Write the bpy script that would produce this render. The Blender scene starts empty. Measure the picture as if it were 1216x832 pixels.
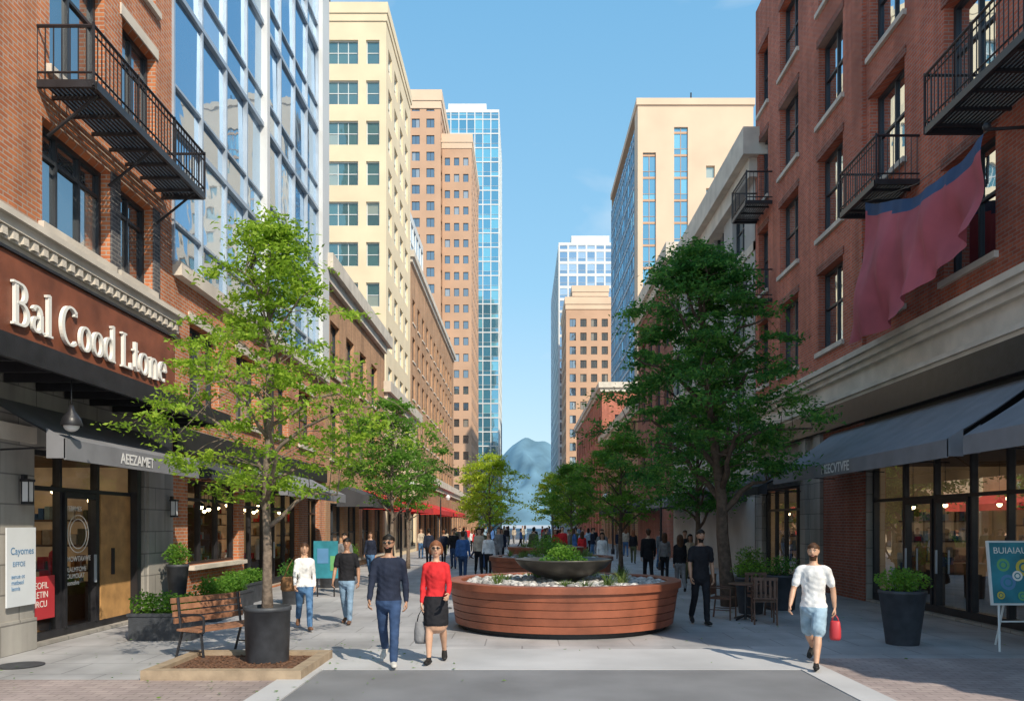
import bpy, math, random
import numpy as np
from mathutils import Vector, Matrix, Euler
rnd=random.Random(7); npr=np.random.default_rng(5)
sc=bpy.context.scene
CZ=1.95
# ---------------- materials ----------------
def newmat(name):
    m=bpy.data.materials.new(name); m.use_nodes=True; nt=m.node_tree
    return m,nt,nt.nodes['Principled BSDF']
def N(nt,t,**k):
    n=nt.nodes.new(t)
    for a,b in k.items():
        setattr(n,a,b)
    return n
def mixc(nt,mode='MIX',fac=.5):
    n=N(nt,'ShaderNodeMix',data_type='RGBA',blend_type=mode); n.inputs[0].default_value=fac; return n
def c4(c): return (c[0],c[1],c[2],1)
def mat(name,col,rough=.7,metal=0,var=.25,scale=2.,bump=0,bscale=40,spec=.5,col2=None,island=0,emit=0,coat=0):
    m,nt,b=newmat(name); L=nt.links.new
    tc=N(nt,'ShaderNodeTexCoord'); nz=N(nt,'ShaderNodeTexNoise'); nz.inputs['Scale'].default_value=scale; nz.inputs['Detail'].default_value=6
    L(tc.outputs['Object'],nz.inputs['Vector'])
    rp=N(nt,'ShaderNodeValToRGB'); e=rp.color_ramp.elements
    e[0].position=.3; e[1].position=.7
    lo=[x*(1-var) for x in col]; hi=list(col2) if col2 else [min(1,x*(1+var)) for x in col]
    e[0].color=c4(lo); e[1].color=c4(hi)
    L(nz.outputs['Fac'],rp.inputs['Fac']); out=rp.outputs['Color']
    if island:
        g=N(nt,'ShaderNodeNewGeometry'); hs=N(nt,'ShaderNodeHueSaturation'); mr=N(nt,'ShaderNodeMapRange')
        mr.inputs['To Min'].default_value=1-island; mr.inputs['To Max'].default_value=1+island
        L(g.outputs['Random Per Island'],mr.inputs['Value']); L(mr.outputs['Result'],hs.inputs['Value']); L(out,hs.inputs['Color']); out=hs.outputs['Color']
    L(out,b.inputs['Base Color'])
    b.inputs['Roughness'].default_value=rough; b.inputs['Metallic'].default_value=metal
    b.inputs['Specular IOR Level'].default_value=spec
    if coat: b.inputs['Coat Weight'].default_value=coat
    if bump:
        n2=N(nt,'ShaderNodeTexNoise'); n2.inputs['Scale'].default_value=bscale; n2.inputs['Detail'].default_value=5
        L(tc.outputs['Object'],n2.inputs['Vector']); bp=N(nt,'ShaderNodeBump'); bp.inputs['Strength'].default_value=bump; bp.inputs['Distance'].default_value=.02
        L(n2.outputs['Fac'],bp.inputs['Height']); L(bp.outputs['Normal'],b.inputs['Normal'])
    if emit:
        L(out,b.inputs['Emission Color']); b.inputs['Emission Strength'].default_value=emit
    return m
def wallvec(nt):
    tc=N(nt,'ShaderNodeTexCoord'); s=N(nt,'ShaderNodeSeparateXYZ'); c=N(nt,'ShaderNodeCombineXYZ'); a=N(nt,'ShaderNodeMath',operation='ADD')
    L=nt.links.new; L(tc.outputs['Object'],s.inputs[0]); L(s.outputs[0],a.inputs[0]); L(s.outputs[1],a.inputs[1]); L(a.outputs[0],c.inputs[0]); L(s.outputs[2],c.inputs[1])
    return tc,c
def brick(name,c1,c2,mort,bw=.23,bh=.078,ms=.011,rough=.85,bump=.6,wall=True,offset=.5,dirt=.3):
    m,nt,b=newmat(name); L=nt.links.new
    tc,c=wallvec(nt); vec=c.outputs[0] if wall else tc.outputs['Object']
    br=N(nt,'ShaderNodeTexBrick'); br.offset=offset
    br.inputs['Scale'].default_value=1; br.inputs['Brick Width'].default_value=bw; br.inputs['Row Height'].default_value=bh
    br.inputs['Mortar Size'].default_value=ms; br.inputs['Mortar Smooth'].default_value=.2; br.inputs['Bias'].default_value=0
    br.inputs['Color1'].default_value=c4(c1); br.inputs['Color2'].default_value=c4(c2); br.inputs['Mortar'].default_value=c4(mort)
    L(vec,br.inputs['Vector'])
    nz=N(nt,'ShaderNodeTexNoise'); nz.inputs['Scale'].default_value=.55; nz.inputs['Detail'].default_value=9; nz.inputs['Roughness'].default_value=.65
    L(tc.outputs['Object'],nz.inputs['Vector'])
    rp=N(nt,'ShaderNodeMapRange'); rp.inputs['From Min'].default_value=.3; rp.inputs['From Max'].default_value=.7; rp.inputs['To Min'].default_value=1-dirt; rp.inputs['To Max'].default_value=1.+dirt*.4
    L(nz.outputs['Fac'],rp.inputs['Value'])
    # rain streaks on walls / scuffs on paving
    mp=N(nt,'ShaderNodeMapping'); mp.inputs['Scale'].default_value=(2.2,2.2,.16) if wall else (.9,.35,1); L(tc.outputs['Object'],mp.inputs[0])
    n3=N(nt,'ShaderNodeTexNoise'); n3.inputs['Scale'].default_value=1.3; n3.inputs['Detail'].default_value=7; L(mp.outputs[0],n3.inputs['Vector'])
    r3=N(nt,'ShaderNodeMapRange'); r3.inputs['From Min'].default_value=.35; r3.inputs['From Max'].default_value=.6; r3.inputs['To Min'].default_value=.8; r3.inputs['To Max'].default_value=1.04; L(n3.outputs['Fac'],r3.inputs['Value'])
    mu=N(nt,'ShaderNodeMath',operation='MULTIPLY'); L(rp.outputs['Result'],mu.inputs[0]); L(r3.outputs['Result'],mu.inputs[1])
    hs=N(nt,'ShaderNodeHueSaturation'); L(br.outputs['Color'],hs.inputs['Color']); L(mu.outputs[0],hs.inputs['Value'])
    L(hs.outputs['Color'],b.inputs['Base Color']); b.inputs['Roughness'].default_value=rough; b.inputs['Specular IOR Level'].default_value=.3
    bp=N(nt,'ShaderNodeBump',invert=True); bp.inputs['Strength'].default_value=bump; bp.inputs['Distance'].default_value=.01
    L(br.outputs['Fac'],bp.inputs['Height']); L(bp.outputs['Normal'],b.inputs['Normal'])
    return m
def glassmat(name,tint,base,fac,rough=.02,var=.6,base2=None,thr=.8):
    m,nt,b=newmat(name); L=nt.links.new; out=nt.nodes['Material Output']
    g=N(nt,'ShaderNodeBsdfGlossy'); g.inputs['Color'].default_value=c4(tint); g.inputs['Roughness'].default_value=rough
    geo=N(nt,'ShaderNodeNewGeometry'); rp=N(nt,'ShaderNodeValToRGB'); rp.color_ramp.interpolation='LINEAR'
    e=rp.color_ramp.elements; e[0].color=c4([x*(1-var) for x in base]); e[1].position=thr; e[1].color=c4(base)
    if base2:
        x=rp.color_ramp.elements.new(min(1,thr+.05)); x.color=c4(base2)
    L(geo.outputs['Random Per Island'],rp.inputs['Fac']); L(rp.outputs['Color'],b.inputs['Base Color']); b.inputs['Roughness'].default_value=.4
    tc=N(nt,'ShaderNodeTexCoord'); nz=N(nt,'ShaderNodeTexNoise'); nz.inputs['Scale'].default_value=.9; L(tc.outputs['Object'],nz.inputs['Vector'])
    bp=N(nt,'ShaderNodeBump'); bp.inputs['Strength'].default_value=.12; bp.inputs['Distance'].default_value=.05; L(nz.outputs['Fac'],bp.inputs['Height']); L(bp.outputs['Normal'],g.inputs['Normal'])
    lw=N(nt,'ShaderNodeLayerWeight'); lw.inputs['Blend'].default_value=.35
    mr=N(nt,'ShaderNodeMapRange'); mr.inputs['To Min'].default_value=fac; mr.inputs['To Max'].default_value=min(1,fac+.45); L(lw.outputs['Fresnel'],mr.inputs['Value'])
    mx=N(nt,'ShaderNodeMixShader'); L(mr.outputs['Result'],mx.inputs[0]); L(b.outputs[0],mx.inputs[1]); L(g.outputs[0],mx.inputs[2]); L(mx.outputs[0],out.inputs[0])
    return m
def clearglass(name):
    m,nt,b=newmat(name); L=nt.links.new; out=nt.nodes['Material Output']; nt.nodes.remove(b)
    g=N(nt,'ShaderNodeBsdfGlossy'); g.inputs['Roughness'].default_value=.01
    t=N(nt,'ShaderNodeBsdfTransparent'); t.inputs['Color'].default_value=(.86,.9,.9,1)
    lw=N(nt,'ShaderNodeLayerWeight'); lw.inputs['Blend'].default_value=.25
    mr=N(nt,'ShaderNodeMapRange'); mr.inputs['To Min'].default_value=.08; mr.inputs['To Max'].default_value=.6; L(lw.outputs['Fresnel'],mr.inputs['Value'])
    mx=N(nt,'ShaderNodeMixShader'); L(mr.outputs['Result'],mx.inputs[0]); L(t.outputs[0],mx.inputs[1]); L(g.outputs[0],mx.inputs[2]); L(mx.outputs[0],out.inputs[0])
    return m
def leafmat(name,c1,c2,c3):
    m,nt,b=newmat(name); L=nt.links.new; out=nt.nodes['Material Output']
    geo=N(nt,'ShaderNodeNewGeometry'); tc=N(nt,'ShaderNodeTexCoord'); nz=N(nt,'ShaderNodeTexNoise'); nz.inputs['Scale'].default_value=1.6; nz.inputs['Detail'].default_value=2
    L(tc.outputs['Object'],nz.inputs['Vector'])
    a=N(nt,'ShaderNodeMath',operation='MULTIPLY'); a.inputs[1].default_value=.5; L(geo.outputs['Random Per Island'],a.inputs[0])
    a2=N(nt,'ShaderNodeMath',operation='MULTIPLY_ADD'); a2.inputs[1].default_value=1.3; L(nz.outputs['Fac'],a2.inputs[0]); L(a.outputs[0],a2.inputs[2])
    a3=N(nt,'ShaderNodeMath',operation='SUBTRACT'); a3.inputs[1].default_value=.4; L(a2.outputs[0],a3.inputs[0])
    rp=N(nt,'ShaderNodeValToRGB'); e=rp.color_ramp.elements; e[0].color=c4(c1); e[0].position=.1; e[1].color=c4(c3); e[1].position=.9; x=e.new(.5); x.color=c4(c2)
    L(a3.outputs[0],rp.inputs['Fac']); L(rp.outputs['Color'],b.inputs['Base Color']); b.inputs['Roughness'].default_value=.55; b.inputs['Specular IOR Level'].default_value=.25
    tr=N(nt,'ShaderNodeBsdfTranslucent'); hs=N(nt,'ShaderNodeHueSaturation'); hs.inputs['Value'].default_value=1.9; L(rp.outputs['Color'],hs.inputs['Color']); L(hs.outputs['Color'],tr.inputs['Color'])
    mx=N(nt,'ShaderNodeMixShader'); mx.inputs[0].default_value=.45; L(b.outputs[0],mx.inputs[1]); L(tr.outputs[0],mx.inputs[2]); L(mx.outputs[0],out.inputs[0])
    return m
def pavemat(name,c1,c2,mort,bw,bh,ms,off=.5):
    m=brick(name,c1,c2,mort,bw,bh,ms,.62,.35,False,off,.3); return m
M={}
M['brickL']=brick('brick_orange',(.66,.24,.10),(.5,.165,.075),(.52,.42,.34))
M['brickR']=brick('brick_red',(.64,.18,.10),(.48,.125,.075),(.44,.29,.24))
M['brickD']=brick('brick_dark_red',(.36,.11,.07),(.27,.08,.05),(.3,.23,.2))
M['brickO']=brick('brick_tan_orange',(.6,.32,.16),(.5,.25,.13),(.5,.38,.28))
M['brickB']=brick('brick_brown',(.48,.26,.14),(.4,.2,.1),(.4,.3,.22),.4,.15,.02)
M['slate']=brick('gray_brick',(.13,.13,.14),(.08,.08,.09),(.24,.23,.22))
M['stone']=mat('cream_stone',(.62,.56,.48),.8,var=.16,scale=1.5,bump=.3)
M['stoneg']=brick('gray_stone_blocks',(.4,.38,.35),(.34,.32,.29),(.2,.19,.18),.9,.45,.012,dirt=.25)
M['cream']=mat('cream_render',(.74,.61,.42),.85,var=.08,scale=.4)
M['tan']=mat('tan_concrete',(.68,.51,.37),.85,var=.08,scale=.2)
M['tan2']=mat('brown_tower_cladding',(.52,.33,.22),.85,var=.1,scale=.2)
M['gray']=mat('gray_render',(.42,.41,.39),.85,var=.14,scale=.8,bump=.1)
M['paleg']=mat('pale_panel',(.62,.63,.63),.6,var=.07,scale=.3)
M['white']=mat('white_paint',(.74,.74,.72),.5,var=.06)
M['black']=mat('black_painted_metal',(.022,.022,.026),.4,var=.3,scale=5,bump=.1)
M['frame']=mat('dark_window_frame',(.03,.034,.04),.45,var=.2)
M['lframe']=mat('aluminium_mullion',(.42,.48,.55),.4,metal=.3,var=.1)
M['roof']=mat('roof_felt',(.12,.12,.12),.9)
M['win']=glassmat('window_glass',(.85,.92,.98),(.03,.045,.055),.36,base2=(.3,.28,.24))
M['winc']=glassmat('window_glass_green',(.65,.88,.85),(.04,.11,.1),.3,base2=(.3,.32,.26))
M['curt']=glassmat('curtain_wall_glass',(.66,.82,.98),(.08,.16,.26),.5,var=.6,thr=.65,base2=(.36,.45,.52))
M['curt2']=glassmat('tower_blue_glass',(.45,.78,.95),(.05,.25,.38),.42,var=.5,thr=.7,base2=(.12,.42,.52))
M['clear']=clearglass('shop_glass')
M['aw']=mat('gray_awning_canvas',(.2,.205,.225),.85,var=.14,scale=2,bump=.15,bscale=200)
M['awb']=mat('black_awning_canvas',(.05,.052,.06),.85,var=.2)
M['awr']=mat('red_awning_canvas',(.5,.03,.03),.85,var=.2)
M['wood']=mat('interior_oak',(.5,.28,.11),.5,var=.25,scale=4)
M['warmglow']=mat('shop_wall_glow',(.48,.31,.16),.8,var=.35,scale=1.6,emit=.22)  # wall colour also emits, standing in for warm lamplight on shop walls
M['shelf']=mat('shelf_wood',(.12,.07,.04),.6,var=.3)
M['bulb']=mat('lamp_glow',(1,.72,.38),.5,var=.02,emit=14)
M['sign']=mat('sign_board_brown',(.22,.07,.035),.55,var=.3,scale=2,bump=.15)
M['tsign']=mat('sign_letter_white',(.85,.83,.78),.5,var=.04)
M['tsign2']=mat('pale_lettering',(.7,.7,.7),.6,var=.04)
M['bark']=mat('tree_bark',(.17,.13,.1),.9,var=.4,scale=14,bump=.6,bscale=30)
M['barkd']=mat('dark_bark',(.11,.075,.055),.9,var=.4,scale=10,bump=.6,bscale=25)
M['leafL']=leafmat('leaves_light_green',(.1,.18,.015),(.21,.34,.03),(.38,.5,.06))
M['leafD']=leafmat('leaves_dark_green',(.02,.085,.02),(.06,.19,.035),(.17,.33,.06))
M['leafM']=leafmat('leaves_mid_green',(.05,.14,.02),(.11,.24,.03),(.2,.35,.05))
M['leafY']=leafmat('leaves_yellow_green',(.18,.27,.015),(.34,.44,.04),(.5,.56,.06))
M['grass']=leafmat('grass_blades',(.06,.1,.02),(.13,.2,.05),(.25,.28,.1))
M['mulch']=mat('mulch',(.14,.07,.04),.95,var=.6,scale=25,bump=1,bscale=60)
M['pot']=mat('dark_planter',(.045,.05,.06),.55,var=.3,scale=6,bump=.1)
M['bronze']=mat('bronze_bowl',(.075,.07,.062),.45,metal=.3,var=.4,scale=4,bump=.1,bscale=12)
M['rust']=mat('reddish_wood',(.27,.085,.045),.5,var=.35,scale=1.8,bump=.2,bscale=25,island=.1)
M['benchw']=mat('bench_wood',(.27,.13,.075),.55,var=.3,scale=9,island=.15)
M['curb']=mat('tree_pit_border',(.34,.26,.18),.85,var=.2,scale=6,bump=.2)
M['rock']=mat('river_pebbles',(.4,.39,.38),.7,var=.3,scale=8,island=.55)
M['fabric']=mat('banner_red',(.44,.11,.14),.85,var=.2,scale=1.2,bump=.2,bscale=60)
M['fabricb']=mat('banner_navy',(.04,.09,.2),.85,var=.2)
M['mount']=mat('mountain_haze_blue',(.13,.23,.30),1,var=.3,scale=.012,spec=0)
M['conc']=mat('light_concrete',(.45,.45,.46),.8,var=.14,scale=.7,bump=.1)
M['asph']=mat('asphalt',(.2,.203,.215),.85,var=.18,scale=.9,bump=.5,bscale=150)
M['pave']=pavemat('paving_slabs',(.47,.465,.475),(.40,.398,.408),(.28,.275,.28),1.2,.8,.012)
M['pave2']=pavemat('brick_paving',(.46,.38,.36),(.38,.31,.30),(.26,.22,.21),.24,.12,.008)
M['skin']=mat('skin',(.56,.33,.22),.5,var=.1,scale=12)
M['skin2']=mat('skin_tan',(.4,.22,.14),.5,var=.1,scale=12)
M['eye']=mat('eye_white',(.6,.57,.55),.3,var=.02); M['pupil']=mat('pupil_dark',(.02,.015,.012),.2,var=.1)
M['lip']=mat('lips',(.4,.14,.12),.5,var=.1)
def cloth(name,c,rough=.85): 
    k='cl_'+name
    if k not in M: M[k]=mat(name,c,rough,var=.28,scale=7,bump=.55,bscale=13,spec=.2)
    return k
navy=cloth('navy_knit',(.02,.026,.048)); denim=cloth('dark_denim',(.035,.065,.14)); red=cloth('red_knit',(.6,.03,.035)); blk=cloth('black_cloth',(.018,.018,.022))
whitec=cloth('white_cotton',(.74,.74,.74)); lblue=cloth('light_blue_cotton',(.3,.42,.52)); mden=cloth('mid_denim',(.08,.17,.32)); lden=cloth('pale_denim',(.2,.3,.42))
gryc=cloth('gray_cloth',(.2,.2,.21)); brn=cloth('tan_leather',(.25,.13,.06)); shoeb=cloth('black_shoe',(.02,.02,.02),.5); shoew=cloth('pale_shoe',(.5,.48,.45)); shoebr=cloth('brown_shoe',(.15,.08,.05),.5)
hblk=cloth('black_hair',(.015,.012,.01),.5); hbrn=cloth('auburn_hair',(.2,.08,.04),.5); hbr2=cloth('brown_hair',(.07,.035,.02),.5)
beige=cloth('beige_cloth',(.5,.42,.33)); olive=cloth('olive_cloth',(.1,.11,.06)); blue=cloth('blue_cloth',(.06,.14,.35))

# ---------------- mesh builder ----------------
class MB:
    def __init__(s): s.v=[];s.f=[];s.m=[];s.k=[]
    def mi(s,m):
        if m not in s.k: s.k.append(m)
        return s.k.index(m)
    def face(s,pts,m):
        b=len(s.v); s.v+= [tuple(p) for p in pts]; s.f.append(tuple(range(b,b+len(pts)))); s.m.append(s.mi(m))
    def hexa(s,p,m):
        b=len(s.v); s.v+=[tuple(q) for q in p]; i=s.mi(m)
        for f in ((0,3,2,1),(4,5,6,7),(0,1,5,4),(1,2,6,5),(2,3,7,6),(3,0,4,7)):
            s.f.append(tuple(b+x for x in f)); s.m.append(i)
    def box(s,lo,hi,m,T=None):
        x0,y0,z0=lo;x1,y1,z1=hi
        p=[(x0,y0,z0),(x1,y0,z0),(x1,y1,z0),(x0,y1,z0),(x0,y0,z1),(x1,y0,z1),(x1,y1,z1),(x0,y1,z1)]
        if T is not None: p=[T@Vector(q) for q in p]
        s.hexa(p,m)
    def fbox(s,F,u0,u1,v0,v1,w0,w1,m):
        s.hexa([F(u0,v0,w1),F(u1,v0,w1),F(u1,v0,w0),F(u0,v0,w0),F(u0,v1,w1),F(u1,v1,w1),F(u1,v1,w0),F(u0,v1,w0)],m)
    def tube(s,pts,ra,m,seg=8,rb=None,side=None,cap=True,dome=False):
        pts=[Vector(p) for p in pts]; n=len(pts)
        if not hasattr(ra,'__len__'): ra=[ra]*n
        if rb is None: rb=ra
        elif not hasattr(rb,'__len__'): rb=[rb]*n
        prev=Vector(side) if side is not None else None
        P=[]
        for i in range(n):
            t=(pts[min(i+1,n-1)]-pts[max(i-1,0)])
            t=t.normalized() if t.length>1e-9 else Vector((0,0,1))
            P.append((pts[i],ra[i],rb[i],t))
        if dome:
            a=P[0];z=P[-1]; r0=min(a[1],a[2]); r1=min(z[1],z[2])
            P=[(a[0]-a[3]*r0*.8,a[1]*.35,a[2]*.35,a[3]),(a[0]-a[3]*r0*.5,a[1]*.78,a[2]*.78,a[3])]+P+[(z[0]+z[3]*r1*.5,z[1]*.78,z[2]*.78,z[3]),(z[0]+z[3]*r1*.8,z[1]*.35,z[2]*.35,z[3])]
        i=s.mi(m); b0=len(s.v)
        for (p,a,bb,t) in P:
            ref=prev if prev is not None else (Vector((1,0,0)) if abs(t.x)<.8 else Vector((0,1,0)))
            A=(ref-t*ref.dot(t))
            if A.length<1e-5: A=t.orthogonal()
            A.normalize(); B=t.cross(A)
            if side is None: prev=A
            for k in range(seg):
                an=2*math.pi*k/seg; q=p+A*a*math.cos(an)+B*bb*math.sin(an); s.v.append((q.x,q.y,q.z))
        nr=len(P)
        for r in range(nr-1):
            for k in range(seg):
                a=b0+r*seg+k; c=b0+r*seg+(k+1)%seg
                s.f.append((a,c,c+seg,a+seg)); s.m.append(i)
        if cap:
            s.f.append(tuple(b0+k for k in range(seg-1,-1,-1))); s.m.append(i)
            s.f.append(tuple(b0+(nr-1)*seg+k for k in range(seg))); s.m.append(i)
    def lathe(s,c,prof,m,seg=40,ph=0):
        b0=len(s.v); i=s.mi(m)
        for r,z in prof:
            for k in range(seg):
                a=2*math.pi*k/seg+ph; s.v.append((c[0]+r*math.cos(a),c[1]+r*math.sin(a),c[2]+z))
        for r in range(len(prof)-1):
            for k in range(seg):
                a=b0+r*seg+k; c2=b0+r*seg+(k+1)%seg
                s.f.append((a,c2,c2+seg,a+seg)); s.m.append(i)
    def ball(s,c,r,m,seg=10,rings=6):
        if not hasattr(r,'__len__'): r=(r,r,r)
        b0=len(s.v); i=s.mi(m)
        for a in range(rings+1):
            th=math.pi*a/rings
            for k in range(seg):
                ph=2*math.pi*k/seg
                s.v.append((c[0]+r[0]*math.sin(th)*math.cos(ph),c[1]+r[1]*math.sin(th)*math.sin(ph),c[2]+r[2]*math.cos(th)))
        for a in range(rings):
            for k in range(seg):
                x=b0+a*seg+k; y=b0+a*seg+(k+1)%seg; s.f.append((x,x+seg,y+seg,y)); s.m.append(i)
    def obj(s,name,parent=None,smooth=False):
        me=bpy.data.meshes.new(name); me.from_pydata(s.v,[],s.f)
        for k in s.k: me.materials.append(M[k])
        me.polygons.foreach_set('material_index',s.m)
        if smooth: me.polygons.foreach_set('use_smooth',[True]*len(s.f))
        me.update()
        o=bpy.data.objects.new(name,me); sc.collection.objects.link(o)
        if parent: attach(o,parent)
        return o
def attach(o,p):
    o.parent=p; o.matrix_parent_inverse=Matrix.Translation(p.location).inverted()
def empty(name,loc):
    e=bpy.data.objects.new(name,None); e.location=loc; e.empty_display_size=.3; sc.collection.objects.link(e); return e
def fr(O,U,Nn):
    O=Vector(O);U=Vector(U);Nn=Vector(Nn);Z=Vector((0,0,1))
    return lambda u,v,w=0: O+U*u+Z*v+Nn*w
def facade(mb,F,u0,u1,v0,v1,ops,m,depth=.22):
    us=sorted({u0,u1}|{round(o[0],4) for o in ops}|{round(o[1],4) for o in ops}); vs=sorted({v0,v1}|{round(o[2],4) for o in ops}|{round(o[3],4) for o in ops})
    us=[u for u in us if u0<=u<=u1]; vs=[v for v in vs if v0<=v<=v1]
    for j in range(len(vs)-1):
        cv=(vs[j]+vs[j+1])/2; start=None
        for i in range(len(us)-1):
            cu=(us[i]+us[i+1])/2
            inside=any(o[0]<cu<o[1] and o[2]<cv<o[3] for o in ops)
            if not inside and start is None: start=us[i]
            if inside and start is not None:
                mb.face([F(start,vs[j]),F(us[i],vs[j]),F(us[i],vs[j+1]),F(start,vs[j+1])],m); start=None
        if start is not None: mb.face([F(start,vs[j]),F(us[-1],vs[j]),F(us[-1],vs[j+1]),F(start,vs[j+1])],m)
    for a,b,c,d in [o[:4] for o in ops]:
        mb.face([F(a,c),F(a,d),F(a,d,-depth),F(a,c,-depth)],m); mb.face([F(b,c),F(b,d),F(b,d,-depth),F(b,c,-depth)],m)
        mb.face([F(a,d),F(b,d),F(b,d,-depth),F(a,d,-depth)],m); mb.face([F(a,c),F(b,c),F(b,c,-depth),F(a,c,-depth)],m)
def pane(gb,F,a,b,c,d,w,m,tilt=.004):
    t=[rnd.uniform(-tilt,tilt)*min(b-a,d-c) for _ in range(3)]
    gb.face([F(a,c,w),F(b,c,w+t[0]),F(b,d,w+t[0]+t[1]),F(a,d,w+t[1])],m)
def window(gb,fb,F,o,depth=.22,fm='frame',gm='win',nx=2,ny=2,t=.06,sill=None,lintel=None,split=None):
    a,b,c,d=o; w=-depth+.02
    fb.fbox(F,a,a+t,c,d,w-.02,w+.06,fm); fb.fbox(F,b-t,b,c,d,w-.02,w+.06,fm)
    fb.fbox(F,a+t,b-t,c,c+t,w-.02,w+.058,fm); fb.fbox(F,a+t,b-t,d-t,d,w-.02,w+.058,fm)
    xs=[a+(b-a)*i/nx for i in range(nx+1)]; ys=[c,c+(d-c)*.5,d] if (ny==2 and split is None) else ([c,c+(d-c)*split,d] if split else [c+(d-c)*i/ny for i in range(ny+1)])
    for x in xs[1:-1]: fb.fbox(F,x-t*.4,x+t*.4,c+t,d-t,w-.018,w+.05,fm)
    for y in ys[1:-1]: fb.fbox(F,a+t,b-t,y-t*.4,y+t*.4,w-.018,w+.044,fm)
    for i in range(len(xs)-1):
        for j in range(len(ys)-1): pane(gb,F,xs[i],xs[i+1],ys[j],ys[j+1],w,gm)
    if sill: fb.fbox(F,a-.1,b+.1,c-.13,c-.003,-.05,.09,sill)
    if lintel: fb.fbox(F,a-.08,b+.08,d+.003,d+.22,-.05,.03,lintel)
def grid(W,u0,pu,w,v0,pv,h,v1,u1=None):
    o=[]; u=u0
    while u+w<=(u1 or W)-.05:
        v=v0
        while v+h<=v1: o.append((u,u+w,v,v+h)); v+=pv
        u+=pu
    return o
def frames(x0,x1,y0,y1):
    return {'S':(fr((x0,y0,0),(1,0,0),(0,-1,0)),x1-x0),'E':(fr((x1,y0,0),(0,1,0),(1,0,0)),y1-y0),'W':(fr((x0,y0,0),(0,1,0),(-1,0,0)),y1-y0),'N':(fr((x0,y1,0),(1,0,0),(0,1,0)),x1-x0)}
def tower(name,x0,x1,y0,y1,h,wm,specs,gm='win',fm='frame',cornice=None,ch=.6,cp=.4,z0=0,sill=None,lintel=None,mech=True,bands=None):
    e=empty(name,((x0+x1)/2,(y0+y1)/2,0)); wb=MB();gb=MB();fb=MB()
    for k,(F,W) in frames(x0,x1,y0,y1).items():
        sp=specs.get(k)
        if sp is None: wb.face([F(0,z0),F(W,z0),F(W,h),F(0,h)],wm); continue
        ops=[]
        for g in sp:
            if g[0]=='grid':
                _,u0,pu,w,v0,pv,hh,u1,nx,ny=g
                ops+=[(o,nx,ny) for o in grid(W,u0,pu,w,v0,pv,hh,h-.8,u1)]
        facade(wb,F,0,W,z0,h,[o[0] for o in ops],wm,.25)
        for o,nx,ny in ops: window(gb,fb,F,o,.25,fm,gm,nx,ny,.07,sill,lintel)
        if bands:
            for v in bands: fb.fbox(F,-.06,W+.06,v,v+.3,-.02,.06,cornice or wm)
    wb.face([(x0,y0,h-.3),(x1,y0,h-.3),(x1,y1,h-.3),(x0,y1,h-.3)],'roof')
    cm=cornice or wm
    p=cp
    for (a,b,c,d) in ((x0-p,x1+p,y0-p,y0+.3),(x0-p,x1+p,y1-.3,y1+p),(x0-p,x0+.3,y0+.3,y1-.3),(x1-.3,x1+p,y0+.3,y1-.3)):
        fb.box((a,c,h-ch*.4),(b,d,h+ch*.6),cm)
    if cornice:
        for (a,b,c,d) in ((x0-p*.5,x1+p*.5,y0-p*.5,y0+.28),(x0-p*.5,x0+.28,y0+.28,y1-.3),(x1-.28,x1+p*.5,y0+.28,y1-.3)):
            fb.box((a,c,h-ch*1.1),(b,d,h-ch*.4-.003),cm)
    if mech:
        mx=(x0+x1)/2; my=(y0+y1)/2; sx=(x1-x0)*.22; sy=(y1-y0)*.22
        fb.box((mx-sx,my-sy,h-.3),(mx+sx,my+sy,h+2.2),'gray')
        fb.tube([(mx+sx*.6,my,h+2.2),(mx+sx*.6,my,h+6)],.08,'frame',5)
    wb.obj('walls',e); gb.obj('windows',e); fb.obj('window_frames_and_cornice',e); return e
def curtain(gb,fb,F,W,v0,v1,pu,pv,gm,fm,sp=.9,t=.06,d=.09,hb=.12):
    nu=max(1,round(W/pu)); pu=W/nu; v=v0
    while v<v1-.1:
        vt=min(v+pv,v1)
        for i in range(nu):
            pane(gb,F,i*pu,(i+1)*pu,v,v+sp,0,gm,.012); pane(gb,F,i*pu,(i+1)*pu,v+sp,vt,0,gm,.016)
        fb.fbox(F,0,W,v-hb/2,v+hb/2,-.02,d+.01,fm); fb.fbox(F,0,W,v+sp-.03,v+sp+.03,-.02,d-.02,fm)
        v+=pv
    for i in range(nu+1): fb.fbox(F,i*pu-t/2,i*pu+t/2,v0,v1,-.02,d,fm)
def gtower(name,x0,x1,y0,y1,h,gm,fm,pu,pv,keys,sp=.9,roofm='paleg',t=.1,hb=.15):
    e=empty(name,((x0+x1)/2,(y0+y1)/2,0)); gb=MB();fb=MB()
    for k,(F,W) in frames(x0,x1,y0,y1).items():
        if k in keys: curtain(gb,fb,F,W,0,h,pu,pv,gm,fm,sp,t,.12,hb)
        else: gb.face([F(0,0),F(W,0),F(W,h),F(0,h)],gm)
    fb.box((x0-.1,y0-.1,h),(x1+.1,y1+.1,h+.8),roofm); mx=(x0+x1)/2
    fb.box((mx-(x1-x0)*.3,y0+2,h+.8),(mx+(x1-x0)*.3,y1-2,h+3.5),roofm)
    gb.obj('glass_curtain_wall',e); fb.obj('mullions_and_roof',e); return e
def txt(s,loc,size,R,mk,parent,ext=.006,name='lettering',align='LEFT',off=0,sx=1):
    c=bpy.data.curves.new(name,'FONT'); c.body=s; c.size=size; c.extrude=ext; c.align_x=align; c.offset=off
    o=bpy.data.objects.new(name,c); c.materials.append(M[mk]); sc.collection.objects.link(o)
    m=Matrix.Translation(loc)@R.to_4x4()@Matrix.Diagonal((sx,1,1,1)); o.matrix_world=m
    if parent: o.parent=parent; o.matrix_parent_inverse=Matrix.Translation(parent.location).inverted()
    return o
RL=Matrix(((0,0,1),(1,0,0),(0,1,0)))
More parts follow.
